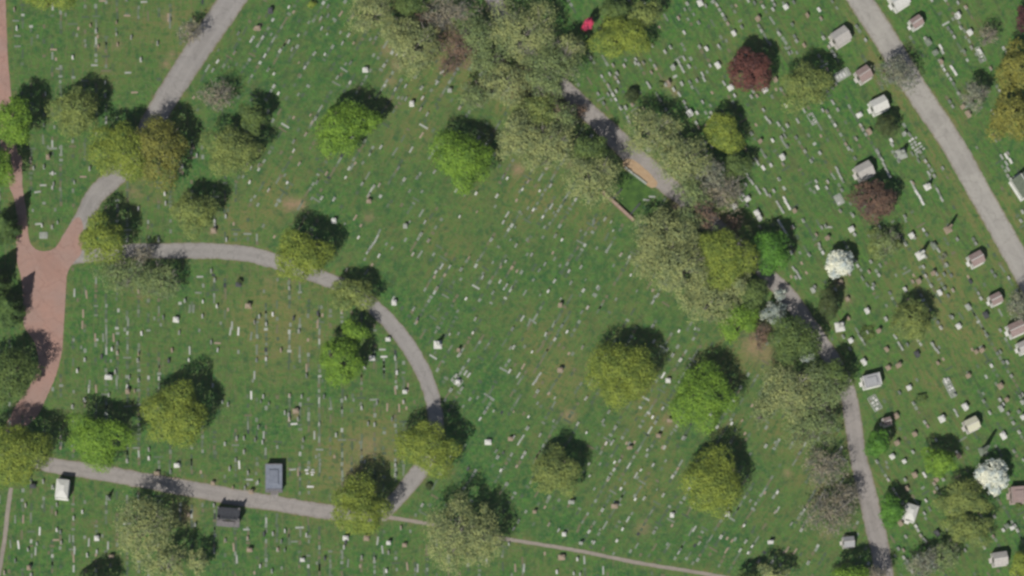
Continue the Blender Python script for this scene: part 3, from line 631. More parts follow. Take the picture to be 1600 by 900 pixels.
mausoleum(428, 745, 44, 27, 90, 3.2, 'slate', 'd', 'blue grey slate roofed vault above the straight lane', 'slate roofed vault', 'flat')
mausoleum(1604, 286, 40, 32, -57, 4.0, 'copper', 'w', 'green roofed mausoleum with white front cut by the right edge', None, 'gable')
# dark castellated mausoleum south of the straight lane
X, Y = lean(357, 802, 3.6); o = tag(thing('mausoleum', (X, Y, 0), math.radians(-4)), 'dark castellated mausoleum with pinnacles below the straight lane', 'mausoleum'); LAND.append((357, 802, 'dark castellated mausoleum'))
MB().box(0, -.6, 0, 6.2, 4.9, .25).obj('plinth', WALLM['d'], o); w = MB().box(0, 0, .25, 5.7, 2.9, 3.0); w.obj('wall', WALLM['d'], o)
MB().box(0, 0, 3.25, 5.9, 3.1, .35).obj('roof', ROOF['dark'], o)
for i in range(6): MB().box(-2.6 + i * 1.04, -1.3, 3.6, .5, .28, .45).obj('battlement', ROOF['dark'], o); MB().box(-2.6 + i * 1.04, 1.3, 3.6, .5, .28, .45).obj('battlement', ROOF['dark'], o)
for sx, sy in ((-1, -1), (1, -1), (-1, 1), (1, 1)): MB().box(sx * 2.8, sy * 1.4, .25, .55, .55, 4.0).box(sx * 2.8, sy * 1.4, 4.25, .5, .5, .8, 0, .05).obj('pinnacle', WALLM['d'], o)
MB().box(0, -1.5, .27, 1.1, .14, 2.1).obj('door', BRONZE, o)
for k in range(3): MB().box(0, -2.0 - .45 * k, .25, 3.4 - .2 * k, .45, .5 - .15 * k).obj('step', WALLM['d'], o)
o.scale = (.88, .88, .95)
mausoleum(1424, 800, 26, 20, 72, 3.2, 'white', 'w', 'small white vault right of the lower lane', 'small white vault', 'hip', -1)

# ---------------------------------------------------------------- obelisks
def obelisk(x, y, h, col, label, base=1.6, ang=0, short=None):
    X, Y = g2(x, y); o = tag(thing('obelisk', (X, Y, 0), math.radians(ang)), label, 'obelisk'); m = SM[col]
    MB().box(0, 0, 0, base, base, .3).obj('base', m, o); MB().box(0, 0, .3, base * .74, base * .74, .35).obj('plinth', m, o)
    MB().box(0, 0, .65, base * .5, base * .5, .9).box(0, 0, 1.55, base * .58, base * .58, .14).obj('die', m, o)
    b = base * .40; MB().box(0, 0, 1.69, b, b, h - 2.0, 0, .62).box(0, 0, h - .31, b * .62, b * .62, .3, 0, .05).obj('shaft', m, o)
    if short: LAND.append((x, y, short))
obelisk(1481, 359, 6.0, 't', 'slim obelisk on pinkish base in open grass left of the wide road', 1.7, 30, 'slim pinkish obelisk')
obelisk(1438, 399, 5.6, 'W', 'white obelisk left of a cluster of pale stones', 2.0, 30, 'white middle obelisk')
obelisk(1312, 511, 5.2, 'W', 'white obelisk on a broad base below the dark olive evergreen', 2.2, 10, 'white lane obelisk')
obelisk(1536, 705, 8.4, 'g', 'tall grey obelisk above the large white blossoming tree', 2.0, 20, 'tall grey obelisk')
obelisk(684, 539, 4.2, 'W', 'white obelisk standing alone right of the curved lane', 1.9, 0, 'lone white obelisk')
obelisk(1408, 241, 4.2, 'w', 'pinkish white obelisk beside a patch of grey ledgers', 2.4, 20, 'ledger patch obelisk')
obelisk(169, 778, 3.6, 'g', 'small grey obelisk between the whitish mausoleum and the olive tree', 1.2, 0, 'small grey obelisk')
obelisk(1449, 292, 3.6, 'W', 'short white obelisk between two rows of thin stones', 1.5, 30, 'short white obelisk')

# ---------------------------------------------------------------- walled terrace beside the lane
def wallrun(name, A, B, h, th, mat, label, cat='wall', coping=None):
    a, b = Vector(g2(*A)), Vector(g2(*B)); d = b - a; o = tag(thing(name, (a.x, a.y, 0), math.atan2(d.y, d.x)), label, cat); L = d.length; n = max(3, int(L / 1.5))
    for k in range(n):
        x0 = L * k / n; hh = h + .05 * rng.normal()
        MB().box(x0 + L / n / 2, 0, 0, L / n - .03, th * (1 + .06 * rng.normal()), hh).obj('wall_panel', mat, o)
        MB().box(x0 + L / n / 2, 0, hh, L / n - .05, th * 1.25, .09).obj('coping_stone', coping or mat, o)
    return o
wallrun('retaining_wall', (939, 299), (990, 346), 1.1, .5, BRICK, 'long reddish brick wall along the lower left of the green terrace', coping=stone('brick_coping', (.34, .24, .19), (.42, .30, .24)))
wallrun('retaining_wall', (957, 312), (971, 296), .8, .3, SM['d'], 'short cross wall drawn as a dark line inside the green terrace'); wallrun('retaining_wall', (982, 339), (1000, 318), .8, .3, SM['d'], 'end wall drawn as a dark line at the right of the green terrace')  # cross and end wall toned dark all over to draw thin dark lines
wallrun('retaining_wall', (976, 262), (1010, 288), .5, .35, SM['w'], 'pale stone edging wall between the terrace and the lane')
sheet('terrace_lawn', [(946, 298), (974, 268), (1018, 298), (1006, 318), (990, 338)], .012, bpy.data.materials['mown_grass'] if False else leafmat('terrace_grass', (.070, .150, .030)), 'fresh green grass inside the walled terrace')
sheet('bare_bank', [(976, 248), (990, 250), (1012, 268), (1028, 286), (1018, 294), (994, 276), (974, 262)], .056, stone('sandy_soil', (.40, .27, .16), (.48, .35, .22), 1.2), 'tan sandy bank edging the lane')
LAND.append((985, 305, 'walled green terrace'))

# ---------------------------------------------------------------- family plots edged with stone
def plot(x, y, L, Wd, ang, col, n, label, rows=1, surf=None):
    X, Y = g2(x, y); L *= PX; Wd *= PX; o = tag(thing('grave_plot', (X, Y, 0), math.radians(ang)), label, 'grave plot')
    if surf: MB().box(0, 0, 0, L - .25, Wd - .25, .07).obj('gravel_bed', SM[surf], o)
    if rows < 3:
     for cx, cy, w, d in ((0, -Wd / 2, L, .16), (0, Wd / 2, L, .16), (-L / 2, 0, .16, Wd - .17), (L / 2, 0, .16, Wd - .17)): MB().box(cx, cy, 0, w, d, .22).obj('kerbstone', SM[col], o)
    for i in range(n):
        for k in range(rows):
            sx = (i + .5) / n - .5; sy = (k + .5) / rows - .5
            if rng.random() < .12: continue
            MB().box(sx * L * .9 + rng.normal() * .08, sy * Wd * .85 + rng.normal() * .1, .0, L * .9 / n * (.4 + .35 * rng.random()), Wd * .85 / rows * (.45 + .4 * rng.random()), .26 + .1 * rng.random()).obj('grave_slab', SM['W' if rng.random() < .4 else col], o)
plot(1316, 117, 24, 13, 30, 'w', 4, 'pale stone family plot between the dull tree and the pinkish roofed mausoleum', 1, 'w')
plot(1432, 227, 30, 20, -58, 'w', 5, 'patch of pale blue grey ledger stones beside the pinkish white obelisk', 3)
plot(1484, 606, 31, 10, -63, 'w', 6, 'narrow bright family plot of small slabs above the cream mausoleum', 2, 'g')
plot(1367, 630, 24, 13, -60, 'w', 4, 'pale stone plot just below the light grey flat roofed mausoleum', 2, 'g')
plot(1311, 312, 16, 11, -62, 'w', 3, 'small pale family plot left of the brown red tree', 2, 'w')
plot(1269, 186, 18, 9, -60, 'w', 4, 'pale slab plot below the yellow green tree right of dark red tree', 2)
plot(1532, 85, 24, 7, -62, 'w', 5, 'thin line of slabs forming a plot left of the ochre trees', 1)
plot(1160, 308, 12, 8, -58, 'w', 3, 'small white plot right of the whitish leafless tree', 2)
plot(714, 595, 16, 11, -40, 'w', 3, 'small pale family plot right of the curved lane', 2)
plot(68, 368, 12, 9, 0, 'w', 3, 'bright family plot in the grass tongue above the plaza', 2, 'w')
plot(484, 738, 20, 12, 0, 'w', 2, 'pale framed plot right of the slate roofed vault', 3)

# ---------------------------------------------------------------- gravestones read off the photograph
# one string per 400 x 225 pixel tile (coordinates at four times scale); code: kind letters after y
#  W/w/g/t/d colour (white, pale, weathered, tan, dark); B big block, v long slab upright in the picture, h long slab level, r row slab, s small flat
TILES = [
(0, 0, "90,62w 105,178w 335,310th 455,360W 590,408wh 658,518w 728,215w 728,142t 490,178t 565,160t 1052,110tv 985,272w 1360,385w 1365,315g 800,455wh 840,578th 900,12wh 795,98th 535,283g 610,230t 285,590t 658,598w 340,795g 350,370t 1210,610t 1490,210w 1570,255g 1465,330g 110,290gh 100,130gh 110,225gh 480,220g 235,228g 725,185g 735,280t 410,92t 615,290t 1590,180t 1430,420g 1330,440g 880,375t 370,430gh 640,5th 820,235d"),
(400, 0, "205,45W 235,75t 450,40w 405,115w 400,130g 530,85tv 10,180tB 95,215g 265,222w 330,140g 410,180w 445,215w 527,205w 578,220w 685,195t 540,272w 715,245g 205,262t 225,310t 55,350w 430,340W 365,335g 268,392t 305,400g 75,437w 112,462W 508,485t 683,440WB 690,480g 140,585W 265,590g 270,470g 235,735t 265,750g 340,720t 372,740w 345,780g 310,840t 265,810g 235,885w 710,607t 935,540w 870,560w 1035,550g 1210,568wB 890,610g 937,620w 973,652WB 1040,615w 1028,685w 1070,715t 1135,675g 1035,845tv 625,850w 880,345w 1395,655w 605,105t 495,130g 610,270t 735,345g 450,100g 90,70dB 20,110g 1130,520g 560,400g 590,395t"),
(800, 0, "1175,20WB 1210,40w 1400,35t 1475,5w 1040,115w 1100,120g 1075,205d 1135,90g 1120,150g 1230,165g 920,170t 875,285w 990,295w 765,295g 955,325g 1215,305W 1290,290w 1300,300g 1385,210WB 1435,170w 1535,120tB 770,395w 820,395w 710,375g 630,410w 865,375g 610,465w 655,462w 870,455t 900,430t 1075,365wr 1040,385wr 1055,415wr 1068,440wr 1005,425wB 1105,415w 1285,410WB 850,525wr 860,545w 1010,560t 1045,590wr 1060,525w 1110,515g 1125,545g 1155,505w 1190,465wr 1200,495wr 1220,450g 650,570w 600,592w 620,625g 760,650g 710,675w 820,680w 1075,640w 1090,675wr 1110,710WB 1250,580t 1190,640w 1240,660g 1390,600w 1325,520wr 1365,550WB 1580,565WB 1495,605g 1150,770w 1165,800w 1235,740w 1210,705g 1210,890w 1570,690g 1590,740wr 1525,780t 1550,885tB 975,525tB 1080,60g 1250,15g 1340,255g 1515,20w 1330,480g"),
(1200, 0, "110,45WB 160,15w 318,62W 245,98t 150,155g 65,210g 225,285t 330,118g 430,50g 130,335w 110,300g 180,330g 112,660W 185,755wr 225,690wr 250,715wr 275,740wB 290,765w 340,692w 405,640wr 570,720WB 630,825tB 550,870w 770,880W 850,840wB 940,870wB 485,765g 490,610t 400,550g 330,850t 28,878W 10,765g 65,775wr 95,810gr 120,785g 105,850gr 45,500tB 50,560t 1000,265gB 1045,330gB 1080,295Wr 1090,325w 1080,390tB 1150,425Wr 1170,455Wr 1260,205WB 1235,235g 1185,100WB 1155,120g 1225,325g 1270,300g 1325,325W 1300,340g 1325,380gr 1390,430w 1215,670tB 1250,715tB 1405,700wr 1410,850tr 1425,880g 1185,20t 30,60g 400,10g 95,20g"),
(0, 225, "300,85tB 190,100t 210,152w 275,145w 330,185wh 520,205th 465,242w 270,258wh 335,252w 235,300wh 262,510W 240,500wh 360,492w 270,570WB 310,548wh 280,590wh 345,410g 560,155g 1030,312W 1090,205w 1140,180t 1230,75w 1140,140w 1210,20t 1560,240W 1520,205g 865,405w 1035,372g 1425,415g 990,600w 1415,600t 1460,500t 1335,545tB 1320,795w 1250,830wh 1490,880dB 1570,350g 1570,150w 1270,885g 950,510g 300,20g 375,22g 130,15g 205,415g"),
(400, 225, "20,50tB 235,45w 18,133w 195,243W 78,290w 710,68w 620,120t 600,145gv 668,118g 560,210W 890,152w 970,35wv 1105,65w 1085,85g 1115,175t 1005,210t 770,258w 1037,297g 705,360tB 410,338t 487,345g 348,340g 535,392g 12,380g 487,482WB 115,580t 555,500g 620,460tv 640,585W 655,510t 933,515wB 960,487w 1055,490g 1272,455W 1375,310W 1305,320g 1250,290t 1570,215W 1545,205w 1545,490w 1570,440wv 1505,325g 1495,390g 740,615wv 725,635wv 710,655wv 700,670wv 770,550gv 755,585wv 815,625g 768,700w 725,755t 690,800gv 565,788w 680,720g 1160,765wv 1210,770w 1240,720g 1115,832t 1180,820t 1280,845g 1330,712t 1385,730g 1480,740g 1560,735w 1530,770t 1565,885w 1525,860t 380,240g 270,125g 440,185g 180,195g 780,20g 980,690g 1110,690g 850,650g 1380,425t 1590,600g 1415,835g"),
(800, 225, "40,45g 65,285W 100,237w 173,293W 240,262w 28,352t 133,412W 100,400g 192,457W 245,390wv 260,430g 203,520g 618,488w 632,542w 430,542g 510,495g 270,575g 312,600W 95,597g 25,635g 255,680t 95,690g 410,650g 205,752w 345,752g 360,710t 680,692w 30,795t 133,850g 265,858w 368,868w 430,770d 742,820W 530,650g 635,760g 535,895g 850,35wB 840,350wh 875,330wh 1245,15w 1212,42w 1215,75g 1205,100w 1460,38t 1525,100wr 1535,120wr 1570,150W 1465,185wr 1460,255w 1480,215wr 1500,240wr 1530,275wr 1545,300wr 1580,290wr 1590,310wr 1425,310w 1470,345WB 1468,385w 1390,390WB 1530,435WB 1545,465WB 1550,520w 1020,390t 580,470t 20,520g 170,790t 60,440g 460,850g 300,760g"),
(1200, 225, "88,85WB 35,295w 10,325w 280,90g 430,155wr 440,180wr 455,210wr 465,230gr 525,40g 300,235w 308,272W 372,238w 265,285t 445,335wB 452,365wB 105,345Wr 115,370Wr 130,395Wr 60,370wr 75,395wr 90,420wr 165,420tB 70,490Wr 85,515Wr 100,540Wr 115,560wr 30,505t 155,520w 145,680W 200,680g 320,630w 370,590tB 380,520wh 360,515w 300,570g 530,450w 520,435g 520,535WB 895,575WB 685,45wr 695,70wr 710,95wr 725,130wr 740,165wr 755,195Wr 900,245wr 915,275wr 930,305Wr 950,335Wr 965,365Wr 1005,185wr 1015,215gr 1060,290wr 1075,320gr 1085,345wr 1045,265g 890,20gr 930,15gr 960,20gr 900,60gr 930,70gr 940,105gr 905,40gr 960,40gr 775,5w 1460,80wr 1490,120wr 1500,155wr 1490,75Wr 1515,105Wr 1035,640gB 1065,665wr 970,770t 1115,755w 1030,810tB 1100,815w 800,820g 940,860tB 910,820t 1250,830t 630,800w 210,745t 160,780wr 180,800wr 195,830wr 240,805t 145,830t 290,895w 660,880w 620,880gr 590,840gr 855,455g 860,480g 1590,425w 450,865tB 1265,860d 700,760g"),
(0, 450, "465,30wv 540,40tv 485,75t 520,160tv 515,230tv 595,310tv 645,310gv 710,310tv 508,370g 700,383W 885,285W 1100,200WB 1268,85W 1355,115W 1155,80w 1265,178w 1020,185w 965,190g 1005,230g 1245,265g 1185,390wv 1180,450W 1075,390w 1440,270wv 1450,235wv 1490,270Wv 1320,340w 1360,345th 1570,300gv 1360,390w 1550,115tB 1425,135t 1590,545wv 1570,670Wv 1425,728w 1390,712w 1330,610w 483,518W 678,560WB 720,525t 865,415t 693,455g 928,560t 808,560w 555,630wv 600,630tv 460,648g 797,648tB 842,645t 680,670w 898,780wv 1550,860gv 1055,455d 635,430d 1300,38t 1240,30gh 460,325g 1590,215t 1185,130gv 1210,130gv 560,600gv 1490,400t 1580,580g 780,260g 1380,220g 1120,280g 740,140t"),
(400, 450, "863,93WB 20,180w 105,165W 235,190d 215,230t 385,160d 415,170t 385,225tv 325,325t 825,322WB 790,385wh 800,430Wh 870,440w 725,440WB 678,495W 880,530W 1265,390tB 1262,425w 1210,290w 1265,285g 1355,280W 1370,195w 1312,68W 1260,145g 1005,215t 1010,195d 1310,530wr 1330,545wr 1250,550w 1260,590WB 1245,590w 1270,605w 1285,630w 930,650WB 285,680w 45,680w 30,710g 80,725g 248,770tB 238,850Wh 208,820w 262,820t 15,870w 425,680g 560,690w 610,700g 415,580g 895,750tv 850,820t 820,745tv 755,720d 740,855d 155,390g 240,495t 315,500tv 315,550d 1485,770w 1400,820w 1385,685g 1295,740g 1360,650g 1590,375w 1585,520g 700,850g 395,850w 870,640tv 950,620tv 50,20g 410,120g 985,130t 270,60g 1480,30g 1550,5w 940,750t 180,780g"),
(800, 450, "225,22W 175,45g 305,68w 300,110tB 435,152t 65,190wv 105,220gv 343,275W 210,290g 125,400W 355,410t 440,372t 10,370w 40,545wv 70,490tv 170,545wv 155,570wv 140,590wv 300,515tB 430,600g 230,660t 267,688w 462,690w 10,775t 103,805W 260,830g 410,850g 570,830w 605,775w 645,875w 835,795g 878,808W 775,820t 985,830tB 945,545Wv 975,580WB 950,400t 970,385t 1043,270W 1143,255w 1372,848W 1437,830t 1545,825w 1500,735t 1395,890g 880,15t 910,45w 880,90t 780,20g 540,5g 80,30gv 160,720g 510,40g 650,70g 20,480t 295,355g 1250,350g"),
(1200, 450, "280,15wB 420,10w 855,10W 1072,30WB 1125,50w 1155,15w 617,145WB 735,195w 740,110g 500,190t 495,70tB 515,330WB 470,305w 510,380w 555,265gv 570,300gr 585,320wr 600,345gr 618,280w 690,270tB 740,385tB 795,305wr 820,350wr 835,375wr 870,355w 1030,355wr 1045,380wr 1060,395wr 1070,370g 1150,185w 1190,240WB 1250,120wB 1360,170dB 930,415dB 815,485tB 750,500tB 597,465WB 880,625WB 820,655w 930,575t 1110,580Wr 1125,605Wr 1140,630Wr 1160,655Wr 1130,575wr 1165,670w 655,695gB 675,730gB 700,750wr 625,710g 1230,745WB 1455,755wB 1385,780t 1085,820WB 1180,790wr 1170,770wr 1275,385t 1300,400tB 1335,390tB 1495,465w 1450,400g 1095,445t 1060,470t 1310,490g 1450,615tB 1490,700tB 1555,655g 1575,680g 1590,810WB 1590,715wB 800,800tB 1425,600t 1250,550tB 1025,350w 1140,180g 400,320g 1345,660g"),
(0, 675, "380,35w 378,100t 930,110w 930,165W 850,100gh 1105,210WB 205,340dB 270,310t 160,460w 265,465g 355,455w 145,545tv 95,545gv 350,510t 515,500W 460,540d 248,620Wv 355,612W 350,675th 605,665WB 555,690wv 115,705Wv 175,735w 222,745wv 305,755g 230,700w 65,700gv 435,665gv 675,710wv 640,650g 545,770w 600,770t 695,780tB 460,790tv 465,740wv 690,835w 180,850tB 28,880w 95,805t 1405,75w 1525,125w 1480,40w 1525,40w 1495,205Wv 1435,230w 1550,255w 1255,250t 980,260tB 1100,290th 1330,320tB 1530,350w 1570,375tB 1560,298wh 1350,130t 1455,350t 1595,50w 1560,740tB 1460,720tv 1480,795wv 1395,830g 1455,880g 1590,880t 1540,610wh 1220,580w 1180,520tB 1010,30g 840,660g"),
(400, 675, "48,20wv 40,65t 295,50w 365,20wv 290,95g 12,315w 230,235wh 262,250tv 345,240WB 345,262W 330,290Wh 340,342Wh 310,235wh 490,155t 375,155g 400,200g 1450,65WB 1590,45tB 1565,325w 1530,240W 1295,352w 680,185w 1500,120g 180,620w 50,640d 105,637d 315,645w 158,685w 180,740g 290,800WB 560,665WB 560,690d 550,720t 690,665tB 828,695WB 760,680wv 928,708tB 905,600w 965,620g 790,735wv 828,755w 740,795w 660,785t 815,868W 945,840tv 160,850g 1010,850wv 1060,870g 1440,800wv 1580,700w 25,840g 650,840t 430,790d 240,685gh 380,820g 540,770gv 575,820gv 1325,230d 1545,130d 500,20g 100,870g 880,860g"),
(800, 675, "465,5W 10,35w 65,35wv 45,65wv 630,60w 620,75w 715,70t 735,100tB 640,190W 550,200g 480,200w 845,112w 940,95t 765,65t 805,238W 775,270wv 785,285g 935,230g 1035,230t 915,25tB 485,275w 450,250g 115,315w 600,300t 705,320g 680,355W 515,355g 165,450t 140,500tB 205,470t 370,440wB 770,420W 825,415g 945,395w 905,360g 1000,520WB 1345,515WB 725,545wv 750,510g 230,578w 290,615w 40,560w 10,605w 135,575t 325,640WB 690,608W 655,680W 500,685w 430,695wB 550,610g 1000,585t 1140,605wv 1170,695w 1040,755w 1450,585W 1500,715W 1475,755W 1460,685w 1425,740w 1340,740tv 1345,665t 1375,680t 1130,820g 970,700g 635,760g 780,710gv 740,745g 310,785tB 205,760t 408,795W 452,800wv 280,875W 75,850wv 20,850tv 570,865wv 385,885w 425,890w 1515,490g 1490,430g 1580,380t 1455,10t 1080,40t 30,215t 175,20w 530,100g 350,180g 640,465tB 1240,100g 960,180g"),
(1200, 675, "58,378W 60,485wv 45,500w 145,575w 15,690WB 120,735tv 170,745tv 205,765t 100,750t 45,65g 805,70tB 775,155WB 740,190g 745,220t 850,185WB 905,125w 915,270tB 978,268Wr 855,300w 1050,300tB 865,355tB 940,460w 985,430g 1145,445wr 1010,480gr 975,510g 985,540g 825,570tB 1055,635dB 985,683w 1245,710t 1160,755tB 845,740g 1010,795Wr 1030,830Wr 995,790w 870,805w 795,775g 915,15tB 1190,150tB 1470,25WB 1595,175w 1525,600WB 1490,590gB 680,850gv 1040,375t 560,640g 870,350t 60,60g 1230,740t 1290,660g"),
]
def zone(x, y):     # row direction in world angle
    bxx = np.interp(y, [-60, 0, 180, 250, 460, 612, 700, 860, 930], [745, 772, 925, 1000, 1228, 1324, 1338, 1376, 1385])
    if x > bxx: return 'E'
    if x < np.interp(y, [0, 120, 400, 480, 620, 800, 900], [340, 280, 430, 585, 675, 640, 1100]): return 'W'
    return 'C'
ROW = {'E': -59, 'W': 90, 'C': 59}
def head_mesh(col, v, sc):
    r = random.Random(v * 31 + ord(col)); w = .82 * sc; mb = MB()
    mb.box(0, 0, 0, w * 1.15, .44 * sc, .20 * sc)
    hh = .75 + .35 * r.random(); d = .2 * sc
    if v % 3 == 0: mb.box(0, 0, .2 * sc, w, d, hh * .8)
    elif v % 3 == 1:            # round topped tablet
        n = 6; P = [(-w / 2, 0), (w / 2, 0)] + [(w / 2 * math.cos(PI * k / n), hh * .6 + w / 2 * .7 * math.sin(PI * k / n)) for k in range(n + 1)]
        Vv = [(a, s * d / 2, b + .2 * sc) for s in (-1, 1) for a, b in P]; k = len(P)
        mb.add(Vv, [tuple(range(k)), tuple(range(2 * k - 1, k - 1, -1))] + [(i, k + i, k + (i + 1) % k, (i + 1) % k) for i in range(k)])
    else: mb.box(0, 0, .2 * sc, w * .9, d * 1.3, hh * .55, 0, .9).box(0, 0, .2 * sc + hh * .55, w, d * 1.5, .12)
    return mb.mesh('headstone', SM[col])
HM, FM = {}, {}
def hmesh(c, v, s):
    k = (c, v, s)
    if k not in HM: HM[k] = head_mesh(c, v, s)
    return HM[k]
def fmesh(c, l, w, h):
    k = (c, l, w, h)
    if k not in FM:
        mb = MB().box(0, 0, 0, l, w, h, 0, .97)
        if l > 1.3: mb.box(l * .32, 0, h, l * .2, w * .7, .05)
        FM[k] = mb.mesh('flat_marker', SM[c])
    return FM[k]
CN = {'W': 'white', 'w': 'pale', 'g': 'weathered grey', 't': 'tan', 'd': 'dark'}
items = []      # (size, builder kind, x, y, code)
for ox, oy, s in TILES:
    for tk in s.split():
        a, b = tk.split(','); j = 0
        while j < len(b) and b[j].isdigit(): j += 1
        x, y, code = ox + int(a) / 4, oy + int(b[:j]) / 4, b[j:]
        col = code[0]; sh = code[1:] or ''
        kind = 'block' if 'B' in sh else ('slab' if sh in ('v', 'h') else ('row' if sh == 'r' else ('head' if col in 'Ww' or (col == 'd') else ('head' if rng.random() < .35 else 'flat'))))
        if any(abs(x - a_) < 11 and abs(y - b_) < 11 for a_, b_ in ((1316, 117), (1432, 227), (1484, 606), (1367, 630), (1311, 312), (1269, 186), (68, 368), (484, 738))): continue
        items.append([{'block': 4, 'slab': 2.5, 'row': 2, 'head': {'W': 2.2}.get(col, 1.6), 'flat': 1.}[kind] + rng.random() * .3, kind, x, y, col, sh])
heads = sorted([i for i in items if i[1] in ('head', 'row')], key=lambda i: -i[0]); flats = sorted([i for i in items if i[1] in ('slab', 'flat')], key=lambda i: -i[0])
blocks = [i for i in items if i[1] == 'block']
indiv = heads[:298] + flats[:298] + blocks; extra = heads[298:] + flats[298:]
NAMES8 = ['right of', 'above right of', 'above', 'above left of', 'left of', 'below left of', 'below', 'below right of']
TH = {'head': ('upright headstone', 'headstone', 'upright headstones on the lawn'), 'row': ('upright headstone set in a row', 'headstone', 'upright headstones on the lawn'), 'slab': ('long flat slab', 'flat marker', 'flat grave markers in the grass'), 'flat': ('flat marker', 'flat marker', 'flat grave markers in the grass'), 'block': ('block monument', 'monument', 'block monuments on stepped bases')}
pend = []
ANG = {}
for it in indiv:
    _, kind, x, y, col, sh = it; z = zone(x, y); X, Y = g2(x, y); rr = ROW[z]; j = rng.normal() * 3; nm, cat, grp = TH[kind]
    if kind in ('head', 'row'):
        v = int(rng.integers(0, 6)); s = {'W': 1.05, 'w': .95, 'g': .9, 't': .95, 'd': 1.2}[col]
        o = bpy.data.objects.new('headstone', hmesh(col, v, s)); ang = rr + j
        q_ = {'C': .82, 'W': .9, 'E': 1.1}[z] * (.85 + .3 * rng.random()); o.scale = (q_ * (.85 if z == 'C' else 1), q_ * 1.1, .8 + .4 * rng.random())
        if kind == 'row': o.scale = (1.5, 1.15, .6)
    elif kind == 'slab':
        L_ = 2.0 if sh == 'v' and z == 'W' else 1.6; o = bpy.data.objects.new('flat_marker', fmesh(col, L_, .42, .14)); ang = (90 if sh == 'v' else 0) + j
        if z == 'C' and sh == 'v': ang = 59 + j
        if z == 'E' and sh == 'v': ang = -59 + j
    elif kind == 'flat':
        o = bpy.data.objects.new('flat_marker', fmesh(col, .8, .5, .10)); ang = rr + j
    else:
        o = thing('block_monument', (0, 0, 0)); s = {'W': 1.15, 'w': 1.1, 'g': 1.25, 't': 1.1, 'd': 1.25}[col] * (.66 + .24 * rng.random()); ang = (rr + j) if z == 'E' or sh != 'B' else j
        hb = .7 + .7 * rng.random(); key = ('b', col, round(s, 1)); s = round(s, 1)
        if key not in HM: HM[key] = (MB().box(0, 0, 0, 1.45 * s, 1.15 * s, .25).mesh('base', SM[col]), MB().box(0, 0, 0, 1.0 * s, .72 * s, 1.0, 0, .93).mesh('die', SM[col]), MB().box(0, 0, 0, 1.14 * s, .86 * s, .16).box(0, 0, .16, 1.0 * s, .7 * s, .22, 0, .45).mesh('cap', SM[col]))
        b0, b1, b2 = (bpy.data.objects.new(q, me_) for q, me_ in zip(('base', 'die', 'cap'), HM[key]))
        for q in (b0, b1, b2): link(q, o)
        o.scale = (.75 + .5 * rng.random(), .8 + .35 * rng.random(), 1)
        b1.location.z = .25; b1.scale.z = hb; b2.location.z = .25 + hb
    if kind != 'block': link(o)
    o.location = (X, Y, 0); o.rotation_euler = (0, 0, math.radians(ang))
    # label by nearest landmark
    dd = [(math.hypot(lx - x, ly - y), lx, ly, s_) for lx, ly, s_ in LAND]; d_, lx, ly, s_ = min(dd)
    oct_ = int(round(math.degrees(math.atan2(ly - y, x - lx)) / 45)) % 8
    pend.append((d_, o, CN[col], nm, cat, grp, NAMES8[oct_], s_))
ORD = ['nearest', 'second nearest', 'third nearest', 'fourth nearest', 'fifth nearest', 'sixth nearest', 'seventh nearest', 'eighth nearest', 'ninth nearest', 'tenth nearest', 'eleventh nearest', 'twelfth nearest', 'thirteenth nearest', 'fourteenth nearest', 'fifteenth nearest']
seen = {}
for d_, o, c_, nm, cat, grp, dr, s_ in sorted(pend, key=lambda q: q[0]):
    k = (c_, nm, dr, s_); n_ = seen.get(k, 0); seen[k] = n_ + 1
    if nm.endswith('in a row'): nm = 'row headstone'
    tag(o, f"{c_} {nm}, {ORD[min(n_, 14)]} {dr} {s_}", cat, grp)

# ---------------------------------------------------------------- the uncountable small markers, in rows
m, t, p = newmat('small_marker_stone', .85); g_ = nd(t, 'ShaderNodeNewGeometry'); cr = nd(t, 'ShaderNodeValToRGB'); t.links.new(g_.outputs['Random Per Island'], cr.inputs[0])
cr.color_ramp.interpolation = 'CONSTANT'; el = cr.color_ramp.elements; el[0].color = (.075, .11, .065, 1); el[1].position = .25; el[1].color = (.11, .15, .09, 1)
for ps, c_ in ((.5, (.15, .145, .085)), (.68, (.165, .195, .14)), (.84, (.22, .25, .20)), (.95, (.36, .38, .33)), (.99, (.045, .05, .055))):
    e = el.new(ps); e.color = (*c_, 1)
t.links.new(cr.outputs[0], p.inputs['Base Color'])
m2, t, p = newmat('small_headstone_stone', .85); g_ = nd(t, 'ShaderNodeNewGeometry'); cr = nd(t, 'ShaderNodeValToRGB'); t.links.new(g_.outputs['Random Per Island'], cr.inputs[0])
cr.color_ramp.interpolation = 'CONSTANT'; el = cr.color_ramp.elements; el[0].color = (.17, .19, .16, 1); el[1].position = .3; el[1].color = (.28, .29, .25, 1)
for ps, c_ in ((.6, (.40, .41, .37)), (.85, (.33, .26, .20)), (.93, (.56, .56, .52))):
    e = el.new(ps); e.color = (*c_, 1)
t.links.new(cr.outputs[0], p.inputs['Base Color'])
MA = MB(); HB = MB(); r2 = np.random.default_rng(11)
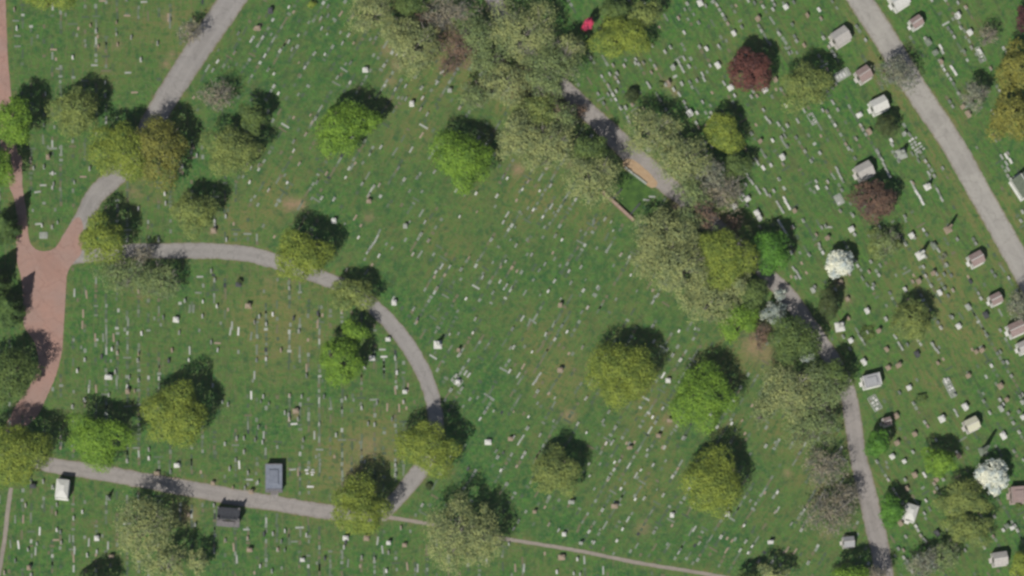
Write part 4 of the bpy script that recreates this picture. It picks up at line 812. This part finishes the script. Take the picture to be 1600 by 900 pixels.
for it in extra:
    _, kind, x, y, col, sh = it; X, Y = g2(x, y); a = math.radians(ROW[zone(x, y)] + r2.normal() * 3)
    if kind in ('head', 'row'): HB.box(X, Y, 0, 1.0, .45, .2, a).box(X, Y, .2, .82, .24, .7, a)
    else: MA.box(X, Y, 0, .9, .55, .1, a)
for z in 'WCE':
    rowa = math.radians(ROW[z]); u = Vector((math.cos(rowa), math.sin(rowa))); v = Vector((-u.y, u.x)); rs, ps, occ = {'W': (2.5, 1.15, .62), 'C': (2.5, 1.2, .58), 'E': (2.9, 1.25, .5)}[z]
    for i in range(-75, 76):
        ph = r2.random() * 3; off = r2.normal() * .25; dens = occ * (.5 + r2.random())
        for k in range(-130, 131):
            c = u * (k * ps + ph) + v * (i * rs + off); x, y = c.x / PX + 800, 450 - c.y / PX
            if not (-25 < x < 1625 and -25 < y < 925) or zone(x, y) != z: continue
            if mnoise.noise((c.x * .06, c.y * .06, 3.3)) < -.3 or r2.random() > dens * (.12 + 1.5 * min(1, max(0, mnoise.noise((k * .17, i * 3.7, ord(z))) * 3 + .45))): continue
            if road_gap(x, y) < 6: continue
            if any(abs(x - q[0]) < 20 and abs(y - q[1]) < 18 for q in MAUS) or (408 < x < 452 and 715 < y < 790) or (935 < x < 1025 and 250 < y < 350): continue
            a = rowa + r2.normal() * .035; c = c + Vector(r2.normal(size=2)) * .07
            if r2.random() < (.40 if z == 'E' else .05): HB.box(c.x, c.y, 0, .95, .6, .15, a).box(c.x, c.y, .15, .8, .32, .45 + .3 * r2.random(), a)
            elif r2.random() < .25: MA.box(c.x, c.y, 0, 1.7 + .6 * r2.random(), .45, .07, a + (0 if r2.random() < .8 else PI / 2))
            else: MA.box(c.x, c.y, 0, .75 + .3 * r2.random(), .5 + .2 * r2.random(), .08, a + (PI / 2 if r2.random() < .2 else 0))
tag(MA.obj('small_flat_markers', m), 'hundreds of little flat grave markers sunk in rows in the lawn', 'flat markers', kind='stuff')
tag(HB.obj('small_headstones', m2), 'hundreds of little upright headstones in rows over the lawn', 'headstones', kind='stuff')
